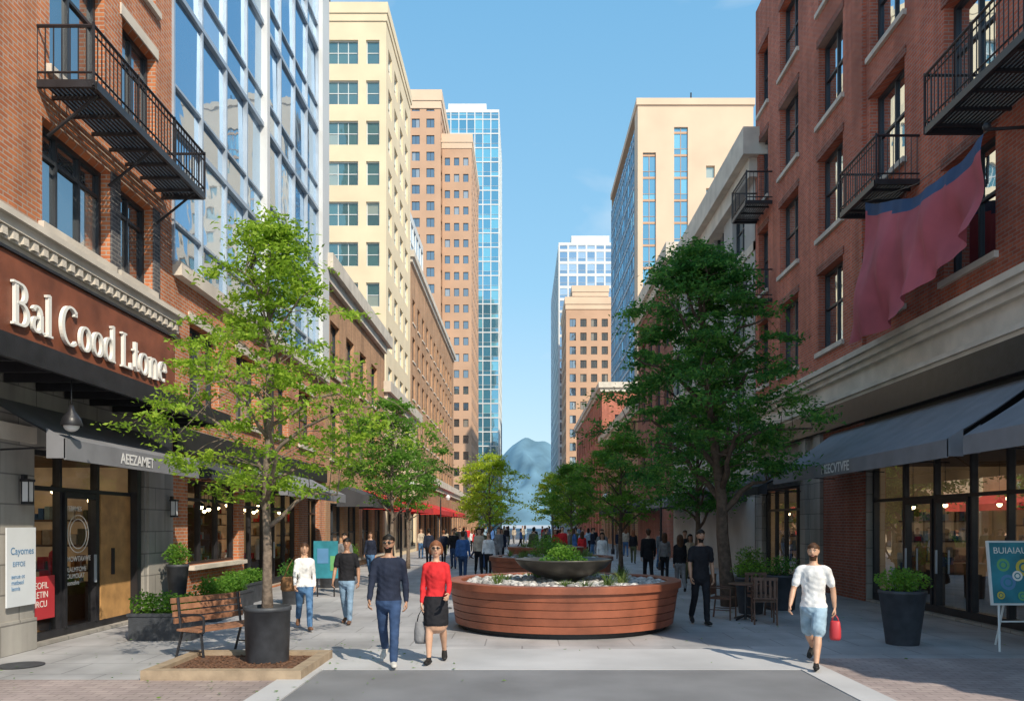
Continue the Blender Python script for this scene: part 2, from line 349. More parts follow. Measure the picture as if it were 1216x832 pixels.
RR=Matrix(((0,0,-1),(-1,0,0),(0,1,0)))
RF=Matrix(((1,0,0),(0,0,-1),(0,1,0)))

# ---------------- ground ----------------
def sheet(name,x0,x1,y0,y1,z,m):
    b=MB(); b.face([(x0,y0,z),(x1,y0,z),(x1,y1,z),(x0,y1,z)],m); return b.obj(name)
sheet('ground',-3000,3000,-400,4500,0,'conc')
sheet('pavement',-7.65,8.7,-6,260,.004,'pave')
sheet('asphalt_road',-2.65,3.7,-6,10.65,.012,'asph')
b=MB()
b.box((-3.05,-6,.0),(-2.66,10.65,.022),'conc'); b.box((3.71,-6,0),(4.1,10.65,.022),'conc'); b.box((-3.05,10.66,0),(4.1,12.4,.02),'conc')
b.obj('kerb')
sheet('brick_paving',4.12,8.7,-6,11.6,.009,'pave2')
sheet('brick_paving',-7.65,-3.07,-6,10.0,.009,'pave2')
b=MB()
for (x,y,r) in ((-6.9,11.0,.3),(-1.9,18.5,.28)):
    b.lathe((x,y,.014),[(r,0),(r,.004),(r*.9,.004),(r*.88,.002),(0.001,.004)],'pot',28)
b.obj('manhole_cover')

# ---------------- shop interiors ----------------
def room(e,side,xw,y0,y1,zc=3.0,depth=3.6,seed=0):
    r=random.Random(seed); s=side; b=MB(); xb=xw+s*depth; g=.3
    X=lambda d: xw+s*d
    b.face([(X(g),y0,.03),(xb,y0,.03),(xb,y1,.03),(X(g),y1,.03)],'wood'); b.face([(X(g),y0,zc),(xb,y0,zc),(xb,y1,zc),(X(g),y1,zc)],'shelf')
    b.face([(xb,y0,0),(xb,y1,0),(xb,y1,zc),(xb,y0,zc)],'warmglow'); 
    for y in (y0,y1): b.face([(X(g),y,0),(xb,y,0),(xb,y,zc),(X(g),y,zc)],'warmglow')
    cols=[whitec,red,blue,beige,brn,olive,'wood','paleg',lblue]
    y=y0+.2
    while y<y1-1:
        w=r.uniform(.9,1.4); w=min(w,y1-.1-y)
        for z in (.4,.9,1.4,1.9,2.3):
            b.box((min(xb,xb-s*.4),y,z),(max(xb,xb-s*.4)-.003,y+w,z+.04),'shelf')
            q=y+.05
            while q<y+w-.15:
                ww=r.uniform(.06,.18); hh=r.uniform(.1,.32); b.box((xb-s*.2-.08,q,z+.04),(xb-s*.2+.08,q+ww,z+.04+hh),r.choice(cols)); q+=ww+r.uniform(.01,.08)
        b.box((min(xb,xb-s*.41),y-.04,.03),(max(xb,xb-s*.41)-.004,y,2.5),'shelf')
        y+=w+.25
    for yy,sg in ((y1,-1),(y0,1)):
        d=.8
        while d<depth-.9:
            for z in (.5,1.0,1.5,2.0):
                b.box((min(X(d),X(d+.8)),min(yy,yy+sg*.3)+.003,z),(max(X(d),X(d+.8)),max(yy,yy+sg*.3)-.003,z+.04),'shelf')
                q=d+.05
                while q<d+.65:
                    ww=r.uniform(.06,.15); hh=r.uniform(.1,.35); b.box((min(X(q),X(q+ww)),yy+sg*.15-.07,z+.04),(max(X(q),X(q+ww)),yy+sg*.15+.07,z+.04+hh),r.choice(cols)); q+=ww+.03
            d+=1.0
    y=y0+.7
    while y<y1-.8:
        d=r.uniform(.8,1.5); b.box((X(d)-.3,y,.03),(X(d)+.3,y+1,.85),'shelf')
        for k in range(5): q=y+.1+k*.17; b.box((X(d)-.2,q,.85),(X(d)+.1,q+.1,.85+r.uniform(.08,.4)),r.choice(cols))
        if r.random()<.6:
            x=X(.6); b.tube([(x,y+1.3,.03),(x,y+1.3,.85)],[.12,.03],'black',8); b.tube([(x,y+1.3,.85),(x,y+1.3,1.0),(x,y+1.3,1.3),(x,y+1.3,1.45),(x,y+1.3,1.5)],[.13,.12,.18,.14,.05],r.choice(cols),12,[.1,.09,.11,.09,.05],(0,1,0))
        y+=r.uniform(1.4,2.0)
    y=y0+.6
    while y<y1-.3:
        for d in (.9,2.2):
            dd=d+r.uniform(-.2,.2); z=r.uniform(2.3,2.6)
            b.tube([(X(dd),y,z+.06),(X(dd),y,zc)],.008,'black',5); b.ball((X(dd),y,z),.06,'bulb',8,6); b.lathe((X(dd),y,z+.02),[(.03,.1),(.11,.0)],'black',12)
        y+=1.1
    b.obj('shop_interior',e)
def storefront(e,F,o,div,m='black',trans=2.35,base=.25,w0=-.25,t=.09,doors=()):
    a,b_,c,d=o; fb=MB();gb=MB()
    fb.fbox(F,a,a+t,c,d,w0-.04,w0+.1,m); fb.fbox(F,b_-t,b_,c,d,w0-.04,w0+.1,m); fb.fbox(F,a+t,b_-t,d-t,d,w0-.04,w0+.098,m)
    fb.fbox(F,a+t,b_-t,c,c+base,w0-.04,w0+.096,m)
    if trans<d-.2: fb.fbox(F,a+t,b_-t,trans,trans+t*.8,w0-.038,w0+.094,m)
    top=trans if trans<d-.2 else d-t
    for x in div: fb.fbox(F,x-t*.4,x+t*.4,c+base,d-t,w0-.036,w0+.09,m)
    for x0,x1 in doors:
        fb.fbox(F,x0,x0+.07,c+base,top,w0-.03,w0+.12,m); fb.fbox(F,x1-.07,x1,c+base,top,w0-.03,w0+.12,m); fb.fbox(F,x0+.07,x1-.07,top-.1,top-.004,w0-.03,w0+.118,m)
        fb.fbox(F,x1-.16,x1-.13,.9,1.4,w0+.13,w0+.17,'lframe')
    xs=[a]+sorted(div)+[b_]
    for i in range(len(xs)-1):
        pane(gb,F,xs[i],xs[i+1],c+base,top,w0+.02,'clear',.002)
        if top==trans: pane(gb,F,xs[i],xs[i+1],trans,d,w0+.02,'clear',.002)
    fb.obj('shopfront_frame',e); gb.obj('shopfront_glass',e)
def awning(name,side,xw,xo,y0,y1,zt,zo,zv,m,rods=True,text=None,ty=None,tsize=.2):
    e=empty(name,((xw+xo)/2,(y0+y1)/2,zo)); b=MB(); n=10
    s=1 if xo>xw else -1; th=.02
    for i in range(n):
        ya=y0+(y1-y0)*i/n; yb=y0+(y1-y0)*(i+1)/n
        for j in range(4):
            f0=j/4;f1=(j+1)/4
            def P(f,y): return (xw+(xo-xw)*f, y, zt+(zo-zt)*f-.05*math.sin(math.pi*f))
            b.face([P(f0,ya),P(f0,yb),P(f1,yb),P(f1,ya)],m)
            b.face([(p[0],p[1],p[2]-th) for p in (P(f0,ya),P(f0,yb),P(f1,yb),P(f1,ya))],m)
    b.box((min(xo,xo-s*.03),y0,zv),(max(xo,xo-s*.03),y1,zo),m)
    for y in (y0,y1):
        b.face([(xw,y,zt),(xo-s*.01,y,zo),(xo-s*.01,y,zv+.02),(xw,y,zv+.02)],m) if not rods else b.face([(xo-s*.28,y,zo+.28*abs((zt-zo)/(xw-xo))),(xo-s*.01,y,zo),(xo-s*.01,y,zv+.02),(xo-s*.28,y,zv+.02)],m)
    o=b.obj('canvas',e); r=MB(); k=y0+.15
    while k<y1:
        r.tube([(xw,k,zt-.06),(xo-s*.05,k,zo-.06)],.018,'black',6); r.tube([(xw,k,zo-.15),(xo-s*.05,k,zo-.1)],.015,'black',6); k+=(y1-y0-.3)/3
    r.tube([(xo-s*.05,y0+.03,zo-.06),(xo-s*.05,y1-.03,zo-.06)],.02,'black',6)
    r.obj('frame',e)
    if text: txt(text,(xo+s*.006,ty,zv+(zo-zv)*.22),tsize,RL if s>0 else RR,'tsign2',e,.002,off=.004)
    return e
def balcony(name,side,xw,xo,y0,y1,z,h=1.0,brackets=True):
    e=empty(name,((xw+xo)/2,(y0+y1)/2,z)); b=MB(); s=1 if xo>xw else -1
    lo,hi=min(xw,xo),max(xw,xo)
    b.box((lo,y0,z-.12),(hi,y0+.06,z),'black'); b.box((lo,y1-.06,z-.12),(hi,y1,z),'black'); b.box((xo-.03,y0+.06,z-.13),(xo+.03,y1-.06,z+.002),'black')
    x=lo+.06
    while x<hi-.03: b.box((x,y0+.06,z-.04),(x+.045,y1-.06,z-.01),'black'); x+=.075
    y=y0+.4
    while y<y1-.2: b.box((lo,y,z-.1),(hi,y+.05,z-.045),'black'); y+=.6
    b.tube([(xo,y0,z+h),(xo,y1,z+h)],.028,'black',6); b.tube([(xo,y0,z+.12),(xo,y1,z+.12)],.018,'black',6); b.tube([(xo,y0,z+h-.14),(xo,y1,z+h-.14)],.016,'black',6)
    for yy in (y0+.02,y1-.02):
        b.tube([(xw,yy,z+h),(xo,yy,z+h)],.028,'black',6); b.tube([(xw,yy,z+.12),(xo,yy,z+.12)],.018,'black',6)
        k=.12
        while k<abs(xw-xo): b.tube([(xo-s*k,yy,z),(xo-s*k,yy,z+h)],.011,'black',5); k+=.13
    y=y0
    while y<=y1: b.tube([(xo,y,z),(xo,y,z+h)],.011,'black',5); y+=.125
    for yy in np.linspace(y0,y1,max(2,int((y1-y0)/1.3)+1)): b.tube([(xo,yy,z-.1),(xo,yy,z+h+.04)],.026,'black',6)
    if brackets:
        for yy in (y0+.3,y1-.3,(y0+y1)/2): b.tube([(xw,yy,z-.75),(xo-s*.1,yy,z-.1)],.028,'black',6)
    b.obj('railing_and_floor',e)

# ---------------- LEFT building 1 ----------------
XL=-7.65
e=empty('brick_shop_building',(-12,12.75,0)); wb=MB();gb=MB();fb=MB()
F=fr((XL,0,0),(0,1,0),(1,0,0))
op=(12.55,16.2,.06,3.15); op0=(7.2,11.5,.06,3.15)
facade(wb,F,6,17.5,0,4.3,[op,op0],'stoneg',.28)
facade(wb,F,6,17.5,4.3,6.45,[],'stone',.2)
ups=[(12.75,14.85,6.75,8.45),(15.2,16.55,6.75,8.45),(9.2,11.4,6.75,8.45)]
for k in range(4):
    z=9.35+k*3.3; ups+=[(12.95,14.65,z,z+2.3),(15.3,16.7,z,z+2.3),(9.6,11.3,z,z+2.3)]
facade(wb,F,6,17.5,6.45,23,ups,'brickL',.25)
for o in ups: window(gb,fb,F,o,.25,'frame','win',3 if o[1]-o[0]>1.9 else 2,2,.075,'stone','stone' if o[2]>9 else None,split=.72)
wb.face([(XL,17.5,0),(-18,17.5,0),(-18,17.5,23),(XL,17.5,23)],'brickL'); wb.face([(XL,6,0),(-18,6,0),(-18,6,23),(XL,6,23)],'brickL'); wb.face([(XL,6,23),(-18,6,23),(-18,17.5,23),(XL,17.5,23)],'roof')
fb.fbox(F,14.86,15.19,6.5,8.5,-.01,.03,'slate'); fb.fbox(F,16.56,16.85,6.5,8.5,-.01,.03,'slate')
fb.fbox(F,12.4,16.85,6.46,6.61,-.01,.032,'slate')
for z0,z1,p in ((6.42,6.52,.28),(6.28,6.417,.2),(6.12,6.277,.12),(5.98,6.117,.06)): fb.fbox(F,5.9,17.55,z0,z1,-.05,p,'stone')
for i in range(46): u=6+i*.25; fb.fbox(F,u,u+.12,6.14,6.27,.12,.18,'stone')
fb.fbox(F,11.0,17.35,4.5,5.95,-.02,.12,'sign'); fb.fbox(F,10.95,17.4,5.955,6.0,-.02,.16,'black'); fb.fbox(F,10.95,17.4,4.43,4.495,-.02,.16,'black')
fb.fbox(F,7,17.3,4.0,4.3,1.28,1.35,'black'); fb.fbox(F,7,17.3,4.2,4.26,.02,1.279,'black')
for i in range(14): u=7.1+i*.78; fb.fbox(F,u,u+.06,4.04,4.195,.02,1.278,'black')
for a,c in ((11.62,12.5),(16.3,17.5)):
    fb.fbox(F,a,c,0,.5,-.02,.07,'stoneg'); fb.fbox(F,a,c,3.2,3.45,-.02,.07,'stone'); fb.fbox(F,a+.03,c-.03,.5,3.2,-.02,.03,'stoneg')
wb.obj('walls',e); gb.obj('windows',e); fb.obj('trim_and_canopy',e)
storefront(e,F,op,[13.55,14.75],'black',2.5,.12,doors=((13.62,14.68),))
b=MB(); b.fbox(F,14.84,16.05,.15,2.5,-.235,-.16,'wood'); b.fbox(F,15.95,16.1,.15,3.1,-.16,-.02,'black'); b.fbox(F,15.2,15.23,1.0,1.5,-.16,-.1,'black'); b.obj('oak_door_panel',e)
storefront(e,F,op0,[9,10.2],'black',2.5,.12)
room(e,-1,XL,7.2,16.3,3.1,seed=3)
def arc(cx,cy,rx,ry,a0,a1,n=18): return [(cx+rx*math.cos(math.radians(a0+(a1-a0)*i/n)),cy+ry*math.sin(math.radians(a0+(a1-a0)*i/n))) for i in range(n+1)]
G={'B':(.72,[[(.14,0),(.14,1)],[(.1,.975),(.28,.975)]+arc(.30,.765,.19,.21,90,-90)+[(.14,.54)],[(.14,.525)]+arc(.32,.275,.24,.25,90,-90)+[(.1,.025)],[(0,.02),(.24,.02)],[(0,.98),(.24,.98)]]),
'a':(.56,[[(.36,.45),(.36,.1),(.41,.03),(.5,.03)],arc(.21,.46,.15,.17,160,0),[(.36,.38)]+arc(.21,.19,.16,.17,100,360)]),
'l':(.34,[[(.14,0),(.14,1.03)],[(.02,.02),(.27,.02)],[(.02,.99),(.15,1.02)]]),
'C':(.86,[arc(.43,.5,.37,.49,50,310,26),[(.67,.94),(.67,.8)]]),
'o':(.63,[arc(.29,.33,.23,.31,0,360,26)]),
'd':(.66,[arc(.26,.33,.21,.31,0,360,24),[(.47,0),(.47,1.03)],[(.36,.99),(.48,1.02)],[(.45,.02),(.6,.02)]]),
'L':(.68,[[(.14,0),(.14,1)],[(0,.98),(.28,.98)],[(0,.025),(.58,.025)],[(.57,.0),(.57,.2)]]),
't':(.42,[[(.16,.88),(.16,.14),(.22,.04),(.35,.06)],[(.0,.63),(.34,.63)]]),
'n':(.68,[[(.13,0),(.13,.63)],[(.13,.45)]+arc(.3,.42,.17,.2,150,0)+[(.47,0)],[(.02,.02),(.24,.02)],[(.36,.02),(.6,.02)],[(.02,.61),(.14,.63)]]),
'e':(.57,[[(.06,.36),(.47,.36)]+arc(.27,.34,.21,.3,5,305,22)]),' ':(.3,[])}
def serif(s,F,u0,v0,hgt,w,mk,e,name,sx=1,wx=.13,wy=.055,dep=.05):
    b=MB(); u=u0; st=0
    for ch in s:
        adv,strokes=G[ch]
        for p in strokes:
            n=len(p); w1=w+dep+st*.002; st=(st+1)%6; L=[];R=[]
            for i in range(n):
                q0=p[max(i-1,0)];q1=p[min(i+1,n-1)]; tx,ty=q1[0]-q0[0],q1[1]-q0[1]; l=math.hypot(tx,ty) or 1; tx/=l;ty/=l
                h=.5*math.sqrt((wx*ty)**2+(wy*tx)**2); L.append((p[i][0]-ty*h,p[i][1]+tx*h)); R.append((p[i][0]+ty*h,p[i][1]-tx*h))
            Q=lambda q,ww: F(u+q[0]*hgt*sx,v0+q[1]*hgt,ww)
            for i in range(n-1):
                b.hexa([Q(L[i],w),Q(L[i+1],w),Q(R[i+1],w),Q(R[i],w),Q(L[i],w1),Q(L[i+1],w1),Q(R[i+1],w1),Q(R[i],w1)],mk)
        u+=adv*hgt*sx
    b.obj(name,e); return u
se=empty('shop_sign',(XL+.15,14.2,5.2))
tot=sum(G[c][0] for c in "Bal Cood Ltone")
serif("Bal Cood Ltone",F,11.75,4.9,.64,.13,'tsign',se,'lettering',sx=5.1/(tot*.64))
awning('gray_awning',-1,XL,-6.5,11.4,16.1,3.8,3.17,2.87,'aw',text='AEEZAMET',ty=12.95,tsize=.24)
balcony('iron_balcony',-1,XL,-6.75,12.6,17.0,8.95,.85)
def lantern(loc,s):
    e=empty('wall_lantern',loc); b=MB(); x,y,z=loc
    b.box((x-.02,y-.05,z-.05),(x+.02,y+.05,z+.25),'black'); b.box((x+s*.05-.05,y-.06,z-.16),(x+s*.05+.05,y+.06,z+.14),'tsign2')
    for a in (-.065,.055):
        for c in (-.055,.045): b.box((x+s*.05+c,y+a,z-.17),(x+s*.05+c+.012,y+a+.012,z+.15),'black')
    b.box((x+s*.05-.07,y-.08,z+.14),(x+s*.05+.07,y+.08,z+.18),'black'); b.box((x+s*.05-.06,y-.07,z-.2),(x+s*.05+.06,y+.07,z-.16),'black'); b.obj('body',e)
lantern((XL+.12,12.1,2.45),1); lantern((XL+.12,17.2,2.3),1)
e=empty('pendant_lamp',(-6.45,11.45,3.45)); b=MB(); b.tube([(-6.45,11.45,3.6),(-6.45,11.45,4.05)],.012,'black',6); b.lathe((-6.45,11.45,3.35),[(.0,.3),(.03,.3),(.045,.22),(.12,.12),(.15,.02),(.14,.0)],'black',20); b.ball((-6.45,11.45,3.37),(.11,.11,.1),'tsign2',14,8); b.obj('shade',e,True)
def poster(name,F,u0,u1,v0,v1,w,base):
    o=F((u0+u1)/2,(v0+v1)/2,w); e=empty(name,o); b=MB(); b.fbox(F,u0,u1,v0,v1,w,w+.02,base); b.obj('panel',e); return e
M['p_white']=mat('poster_white',(.7,.74,.78),.5,var=.05); M['p_red']=mat('poster_red',(.5,.04,.05),.5,var=.1); M['p_teal']=mat('poster_teal',(.03,.22,.28),.5,var=.3,scale=3)
M['p_blue']=mat('print_blue',(.1,.25,.45),.5,var=.1); M['p_yel']=mat('print_yellow',(.6,.5,.08),.5,var=.1); M['p_grn']=mat('print_green',(.15,.4,.15),.5,var=.1)
e=poster('white_poster',F,11.72,12.42,.72,1.9,.08,'p_white')
txt('Cayomes',F(11.8,1.5,.105),.15,RL,'p_blue',e,.001); txt('EIFFOE',F(11.85,1.32,.105),.1,RL,'p_blue',e,.001); txt('aenue ot\nmatbeol\nlaonis',F(11.82,1.14,.105),.09,RL,'p_blue',e,.001)
e=poster('red_poster',F,12.66,13.4,.4,1.1,-.2,'p_red')
txt('NEOFIL\nALETIN\nOIRCU',F(12.72,.9,-.176),.15,RL,'tsign',e,.001)
e=empty('door_lettering',F(14.1,1.4,-.2))
txt('TEBRMES',F(13.78,2.18,-.2),.12,RL,'tsign',e,.001,off=.002); txt('CMOWTAVWE',F(13.71,1.3,-.2),.125,RL,'tsign',e,.001,off=.003); txt('BRIALMTOME\nCOUMOLAT\n  nomolve',F(13.71,1.12,-.2),.115,RL,'tsign',e,.001,off=.002)
b=MB()
for r0 in (.33,.26):
    pts=[F(14.15+r0*math.cos(a),1.78+r0*math.sin(a),-.2) for a in np.linspace(0,2*math.pi,32)]
    b.tube(pts,.009,'tsign',4)
b.obj('chalk_circle',e)

# ---------------- LEFT building 2 ----------------
e=empty('glass_office_building',(-13,24.2,0)); wb=MB();gb=MB();fb=MB()
ops=[(18.3,21.6,1.0,3.0),(22.0,27.4,.08,3.0),(28.6,30.2,.08,2.9)]
facade(wb,F,17.5,31,0,7.4,ops+[(18.4,20.2,4.7,6.6),(21.4,23.2,4.7,6.6),(24.4,26.2,4.7,6.6),(27.4,29.2,4.7,6.6)],'brickL',.28)
for u in (18.4,21.4,24.4,27.4): window(gb,fb,F,(u,u+1.8,4.7,6.6),.28,'frame','win',2,2,.07,'stone','stone')
fb.fbox(F,17.52,31.0,7.4,7.7,-.2,.2,'stone'); fb.fbox(F,17.52,31,3.55,4.1,-.02,.1,'black')
fb.fbox(F,18.2,21.7,.9,.997,-.05,.2,'stone')
F2=fr((XL-.05,17.5,0),(0,1,0),(1,0,0)); curtain(gb,fb,F2,12.4,7.7,48,1.55,3.0,'curt','lframe',.9,.07,.1,.12)
fb.fbox(F2,12.4,13.4,7.7,48,-.5,.25,'paleg'); fb.fbox(F2,6.05,6.3,7.7,48,-.02,.2,'paleg')
wb.face([(XL-.05,30.9,0),(-20,30.9,0),(-20,30.9,48),(XL-.05,30.9,48)],'paleg'); wb.face([(XL-.05,17.52,7),(-20,17.52,7),(-20,17.52,48),(XL-.05,17.52,48)],'curt'); wb.face([(XL,17.5,48),(-20,17.5,48),(-20,31,48),(XL,31,48)],'roof')
wb.obj('walls',e); gb.obj('windows',e); fb.obj('mullions_and_trim',e)
storefront(e,F,ops[0],[19.4,20.5],'black',2.5,.06); storefront(e,F,ops[1],[23,24.2,25.2,26.3],'black',2.4,.2,doors=((24.25,25.15),)); storefront(e,F,ops[2],[29.4],'black',2.3,.1)
room(e,-1,XL,18.2,30.4,3.0,seed=5)
awning('dark_gray_awning',-1,XL,-6.35,21.8,28.8,3.6,3.0,2.72,'aw')
awning('dark_gray_awning',-1,XL,-6.9,17.8,21.5,3.5,3.15,2.95,'awb')

tower('low_brick_building',-18,XL,31.1,44.5,12,'brickO',{'E':[('grid',.8,2.9,1.6,4.6,3.4,2.1,None,2,2),('grid',.8,3.2,2.4,.4,30,2.4,None,2,2)],'S':[('grid',1,2.9,1.6,4.6,3.4,2.1,None,2,2)]},cornice='stone',sill='stone',mech=False)
tower('low_tan_building',-18,XL,44.6,58,9.5,'cream',{'E':[('grid',.8,2.5,1.4,4.6,3.,1.8,None,2,2),('grid',.8,3.2,2.4,.4,30,2.4,None,2,2)],'S':[('grid',1,2.5,1.4,4.6,3.,1.8,None,2,2)]},cornice='stone',mech=False)
tower('cream_apartment_building',-26,-10.2,60,73,40.5,'cream',{'S':[('grid',3.6,3.9,2.3,3.1,3.03,1.8,14.4,3,2),('grid',14.3,3.0,1.0,3.1,3.03,1.8,None,1,2)],'E':[('grid',1,2.9,1.7,3.1,3.03,1.75,None,2,2)]},gm='winc',cornice='cream',ch=.8,cp=.15,fm='paleg')
tower('street_shops_building',-16,XL,58.1,140,5.5,'brickB',{'E':[('grid',1,3.4,2.6,.3,9,2.6,None,2,2)]},cornice='stone',mech=False)
tower('orange_brick_building',-22,-10.3,74,120,26.8,'brickO',{'E':[('grid',1.2,3.6,1.8,6.5,3.6,2.3,None,2,2)],'S':[('grid',1,3.2,1.7,6.5,3.6,2.3,None,2,2)]},cornice='stone',sill='stone',mech=False)
gtower('rooftop_glass_pavilion',-20,-11.5,78,92,33,'curt','paleg',2,3,('S','E'))
tower('brown_apartment_tower',-27,-15.3,150,170,82,'tan2',{'S':[('grid',.8,2.75,1.5,8,3.1,1.7,None,2,1)],'E':[('grid',.8,2.75,1.5,8,3.1,1.7,None,2,1)]},cornice='tan',ch=2,cp=.3)
tower('brown_apartment_tower',-15.2,-9.6,152,176,75,'tan2',{'S':[('grid',.5,1.75,1.0,8,3.1,1.5,None,1,1)],'E':[('grid',.8,2.75,1.5,8,3.1,1.7,None,1,1)]},cornice='tan',ch=1.6,cp=.2,mech=False)
gtower('blue_glass_tower',-24,-6.4,220,250,115,'curt2','paleg',2.2,3.9,('S','E'),1.2,t=.25,hb=.3)
tower('distant_office_building',-30,-9,280,320,34,'gray',{'S':[('grid',1,3,1.8,3,3.5,2,None,1,1)],'E':[('grid',1,3,1.8,3,3.5,2,None,1,1)]},mech=False)
for (y0,y1,m) in ((33,37.5,'awb'),(38.5,44,'awr'),(46,55,'awr'),(60,72,'awr'),(75,86,'awr')): awning('street_awning',-1,XL,-6.1,y0,y1,3.6,3.0,2.65,m,rods=False)

# ---------------- RIGHT building ----------------
XR=8.7
e=empty('red_brick_building',(13.5,17,0)); wb=MB();gb=MB();fb=MB()
F=fr((XR,0,0),(0,1,0),(-1,0,0))
so=[(13.4,20.2,.06,3.45),(24.7,29.0,.06,3.2),(6.5,13.0,.06,3.45)]
facade(wb,F,4,29.8,0,4.6,so,'stoneg',.28)
facade(wb,F,4,29.8,4.6,6.3,[],'stone',.2)
ups=[]
for k in range(-3,5):
    for r in range(4):
        y=15.6+k*3.5-.9 if k else 14.7
        if y+1.8<29.6: ups.append((y,y+1.8,6.95+r*3.33,9.25+r*3.33))
ups=[o for o in ups if o[0]>4.2]
ups+=[(28.3,29.4,6.95+r*3.33,9.25+r*3.33) for r in range(4)] if all(o[1]<28.2 for o in ups) else []
facade(wb,F,4,29.8,6.3,21,ups,'brickR',.28)
for o in ups: window(gb,fb,F,o,.28,'frame','win',2,2,.08,'stone','brickD',split=.55)
wb.face([(XR,29.8,0),(19,29.8,0),(19,29.8,21),(XR,29.8,21)],'brickR'); wb.face([(XR,4,0),(19,4,0),(19,4,21),(XR,4,21)],'brickR'); wb.face([(XR,4,21),(19,4,21),(19,29.8,21),(XR,29.8,21)],'roof')
for z0,z1,p in ((6.2,6.34,.3),(6.05,6.197,.22),(5.9,6.047,.12),(5.3,5.4,.18),(5.2,5.297,.12)): fb.fbox(F,3.9,29.85,z0,z1,-.05,p,'stone')
fb.fbox(F,4,29.8,4.62,5.195,-.02,.16,'black'); fb.fbox(F,4,29.8,4.55,4.617,-.02,.24,'black')
fb.fbox(F,20.25,20.85,6.35,21,-.02,.1,'brickR'); fb.fbox(F,20.25,23.0,0,4.54,-.02,.04,'brickD')
fb.fbox(F,23.0,23.5,0,4.54,-.02,.14,'stoneg'); fb.fbox(F,24.2,24.65,0,4.54,-.02,.14,'stoneg'); fb.fbox(F,23.5,24.2,0,.6,-.02,.08,'stoneg')
fb.fbox(F,13.05,13.35,0,4.54,-.02,.12,'stoneg'); fb.fbox(F,13.36,20.2,3.5,4.54,-.02,.05,'black')
wb.obj('walls',e); gb.obj('windows',e); fb.obj('trim',e)
storefront(e,F,so[0],[14.6,15.8,17.2,18.6],'black',2.5,.16,doors=((15.85,17.15),(17.25,18.5)))
storefront(e,F,so[1],[25.8,27,28],'black',2.4,.2); storefront(e,F,so[2],[7.8,9.2,10.5,11.8],'black',2.5,.16)
room(e,1,XR,6.6,20.2,3.4,seed=11); room(e,1,XR,24.6,29.2,3.1,seed=12)
awning('gray_awning',1,XR,7.0,13.2,22.3,4.49,3.35,3.05,'aw',text='MEECVTVFE',ty=18.7,tsize=.3)
awning('gray_awning',1,XR,7.0,7.5,12.7,4.49,3.35,3.05,'aw')
awning('black_awning',1,XR,7.2,24.4,29.4,3.9,3.1,2.85,'awb')
balcony('iron_balcony',1,XR,7.75,17.5,19.5,9.5,.95,False)
balcony('iron_balcony',1,XR,7.6,12.0,15.1,9.4,1.0,False)
balcony('iron_balcony',1,XR,7.8,27.8,29.7,13.2,1.0,False)
balcony('iron_balcony',1,XR,7.8,27.8,29.7,9.8,1.0,False)
e=empty('hanging_banner',(7.9,16,8)); b=MB(); nu,nv=80,36
TL=Vector((7.85,18.3,9.3));TR=Vector((7.95,13.7,8.6));BL=Vector((7.85,19.0,6.2));BR=Vector((7.95,13.85,7.0))
def bp(i,j):
    a=i/nu;c=j/nv; t=TL.lerp(TR,a); q=BL.lerp(BR,a); p=t.lerp(q,c); p.z-=.38*math.sin(math.pi*a)*(1-c); p.z-=.12*math.sin(math.pi*a*1.5)*c*c
    fold=a*17+c*4.5*(1-a); p.x+=(.15*math.sin(fold)+.08*math.sin(a*31-c*6)+.03*math.sin(a*63+c*3))*(.25+.75*c)+.05*math.sin(c*7+a*4); p.y+=.07*math.sin(a*17+c*3); return p
vs=[[bp(i,j) for j in range(nv+1)] for i in range(nu+1)]
for i in range(nu+1):
    for j in range(nv+1): b.v.append(tuple(vs[i][j]))
for i in range(nu):
    for j in range(nv):
        k=i*(nv+1)+j; b.f.append((k,k+1,k+nv+2,k+nv+1)); b.m.append(b.mi('fabricb' if j<2+4*i/nu else 'fabric'))
b.obj('cloth',e,True)
b=MB(); b.tube([(8.7,13.6,8.7),(7.9,13.6,8.65)],.03,'black',8); b.tube([(8.7,18.35,9.4),(7.85,18.35,9.32)],.03,'black',8); b.tube([(7.85,18.35,9.32),(7.9,16,8.75),(7.95,13.6,8.65)],.008,'black',5); b.ball((7.9,13.6,8.7),.07,'black'); b.obj('brackets',e)

tower('gray_stone_building',XR,20,29.9,46,15.9,'gray',{'W':[('grid',1.4,3.2,1.8,5.6,3.5,2.4,None,2,2)],'S':[]},cornice='stone',ch=1.0,cp=.6,sill='stone',mech=False,bands=[4.4,12.2])
tower('brown_brick_building',XR,20,46.1,60,17.5,'brickD',{'W':[('grid',1.4,3.,1.6,5.6,3.5,2.2,None,2,2)],'S':[('grid',1,3.,1.6,5.6,3.5,2.2,None,2,2)]},cornice='stone',ch=.9,cp=.5,mech=False)
tower('shop_row_building',XR,20,60.1,87,11,'brickB',{'W':[('grid',1.4,3.,1.6,.5,3.6,2.2,None,2,2)],'S':[]},cornice='stone',mech=False)
tower('brick_warehouse_building',XR,20,87.1,128,17,'brickR',{'W':[('grid',1.4,3.6,1.8,.8,3.6,2.3,None,2,2)],'S':[('grid',1.4,3.6,1.8,.8,3.6,2.3,None,2,2)]},cornice='stone',mech=False)
tower('shop_row_building',XR,20,128.1,178,9,'gray',{'W':[('grid',1.4,3.6,1.8,.8,3.6,2.3,None,2,2)]},mech=False)
x0,x1,y0,y1,h=15.9,31.8,110,142,59.5
e=empty('tan_office_tower',((x0+x1)/2,(y0+y1)/2,0)); wb=MB();gb=MB();fb=MB(); fs=frames(x0,x1,y0,y1)
Fs,W=fs['S']; strips=[(.7,2.5,0,53),(5.0,6.9,0,56.5)]
so2=grid(W,9.4,2.4,1.2,3,3.1,1.7,52)
facade(wb,Fs,0,W,0,h,strips+so2,'tan',.5)
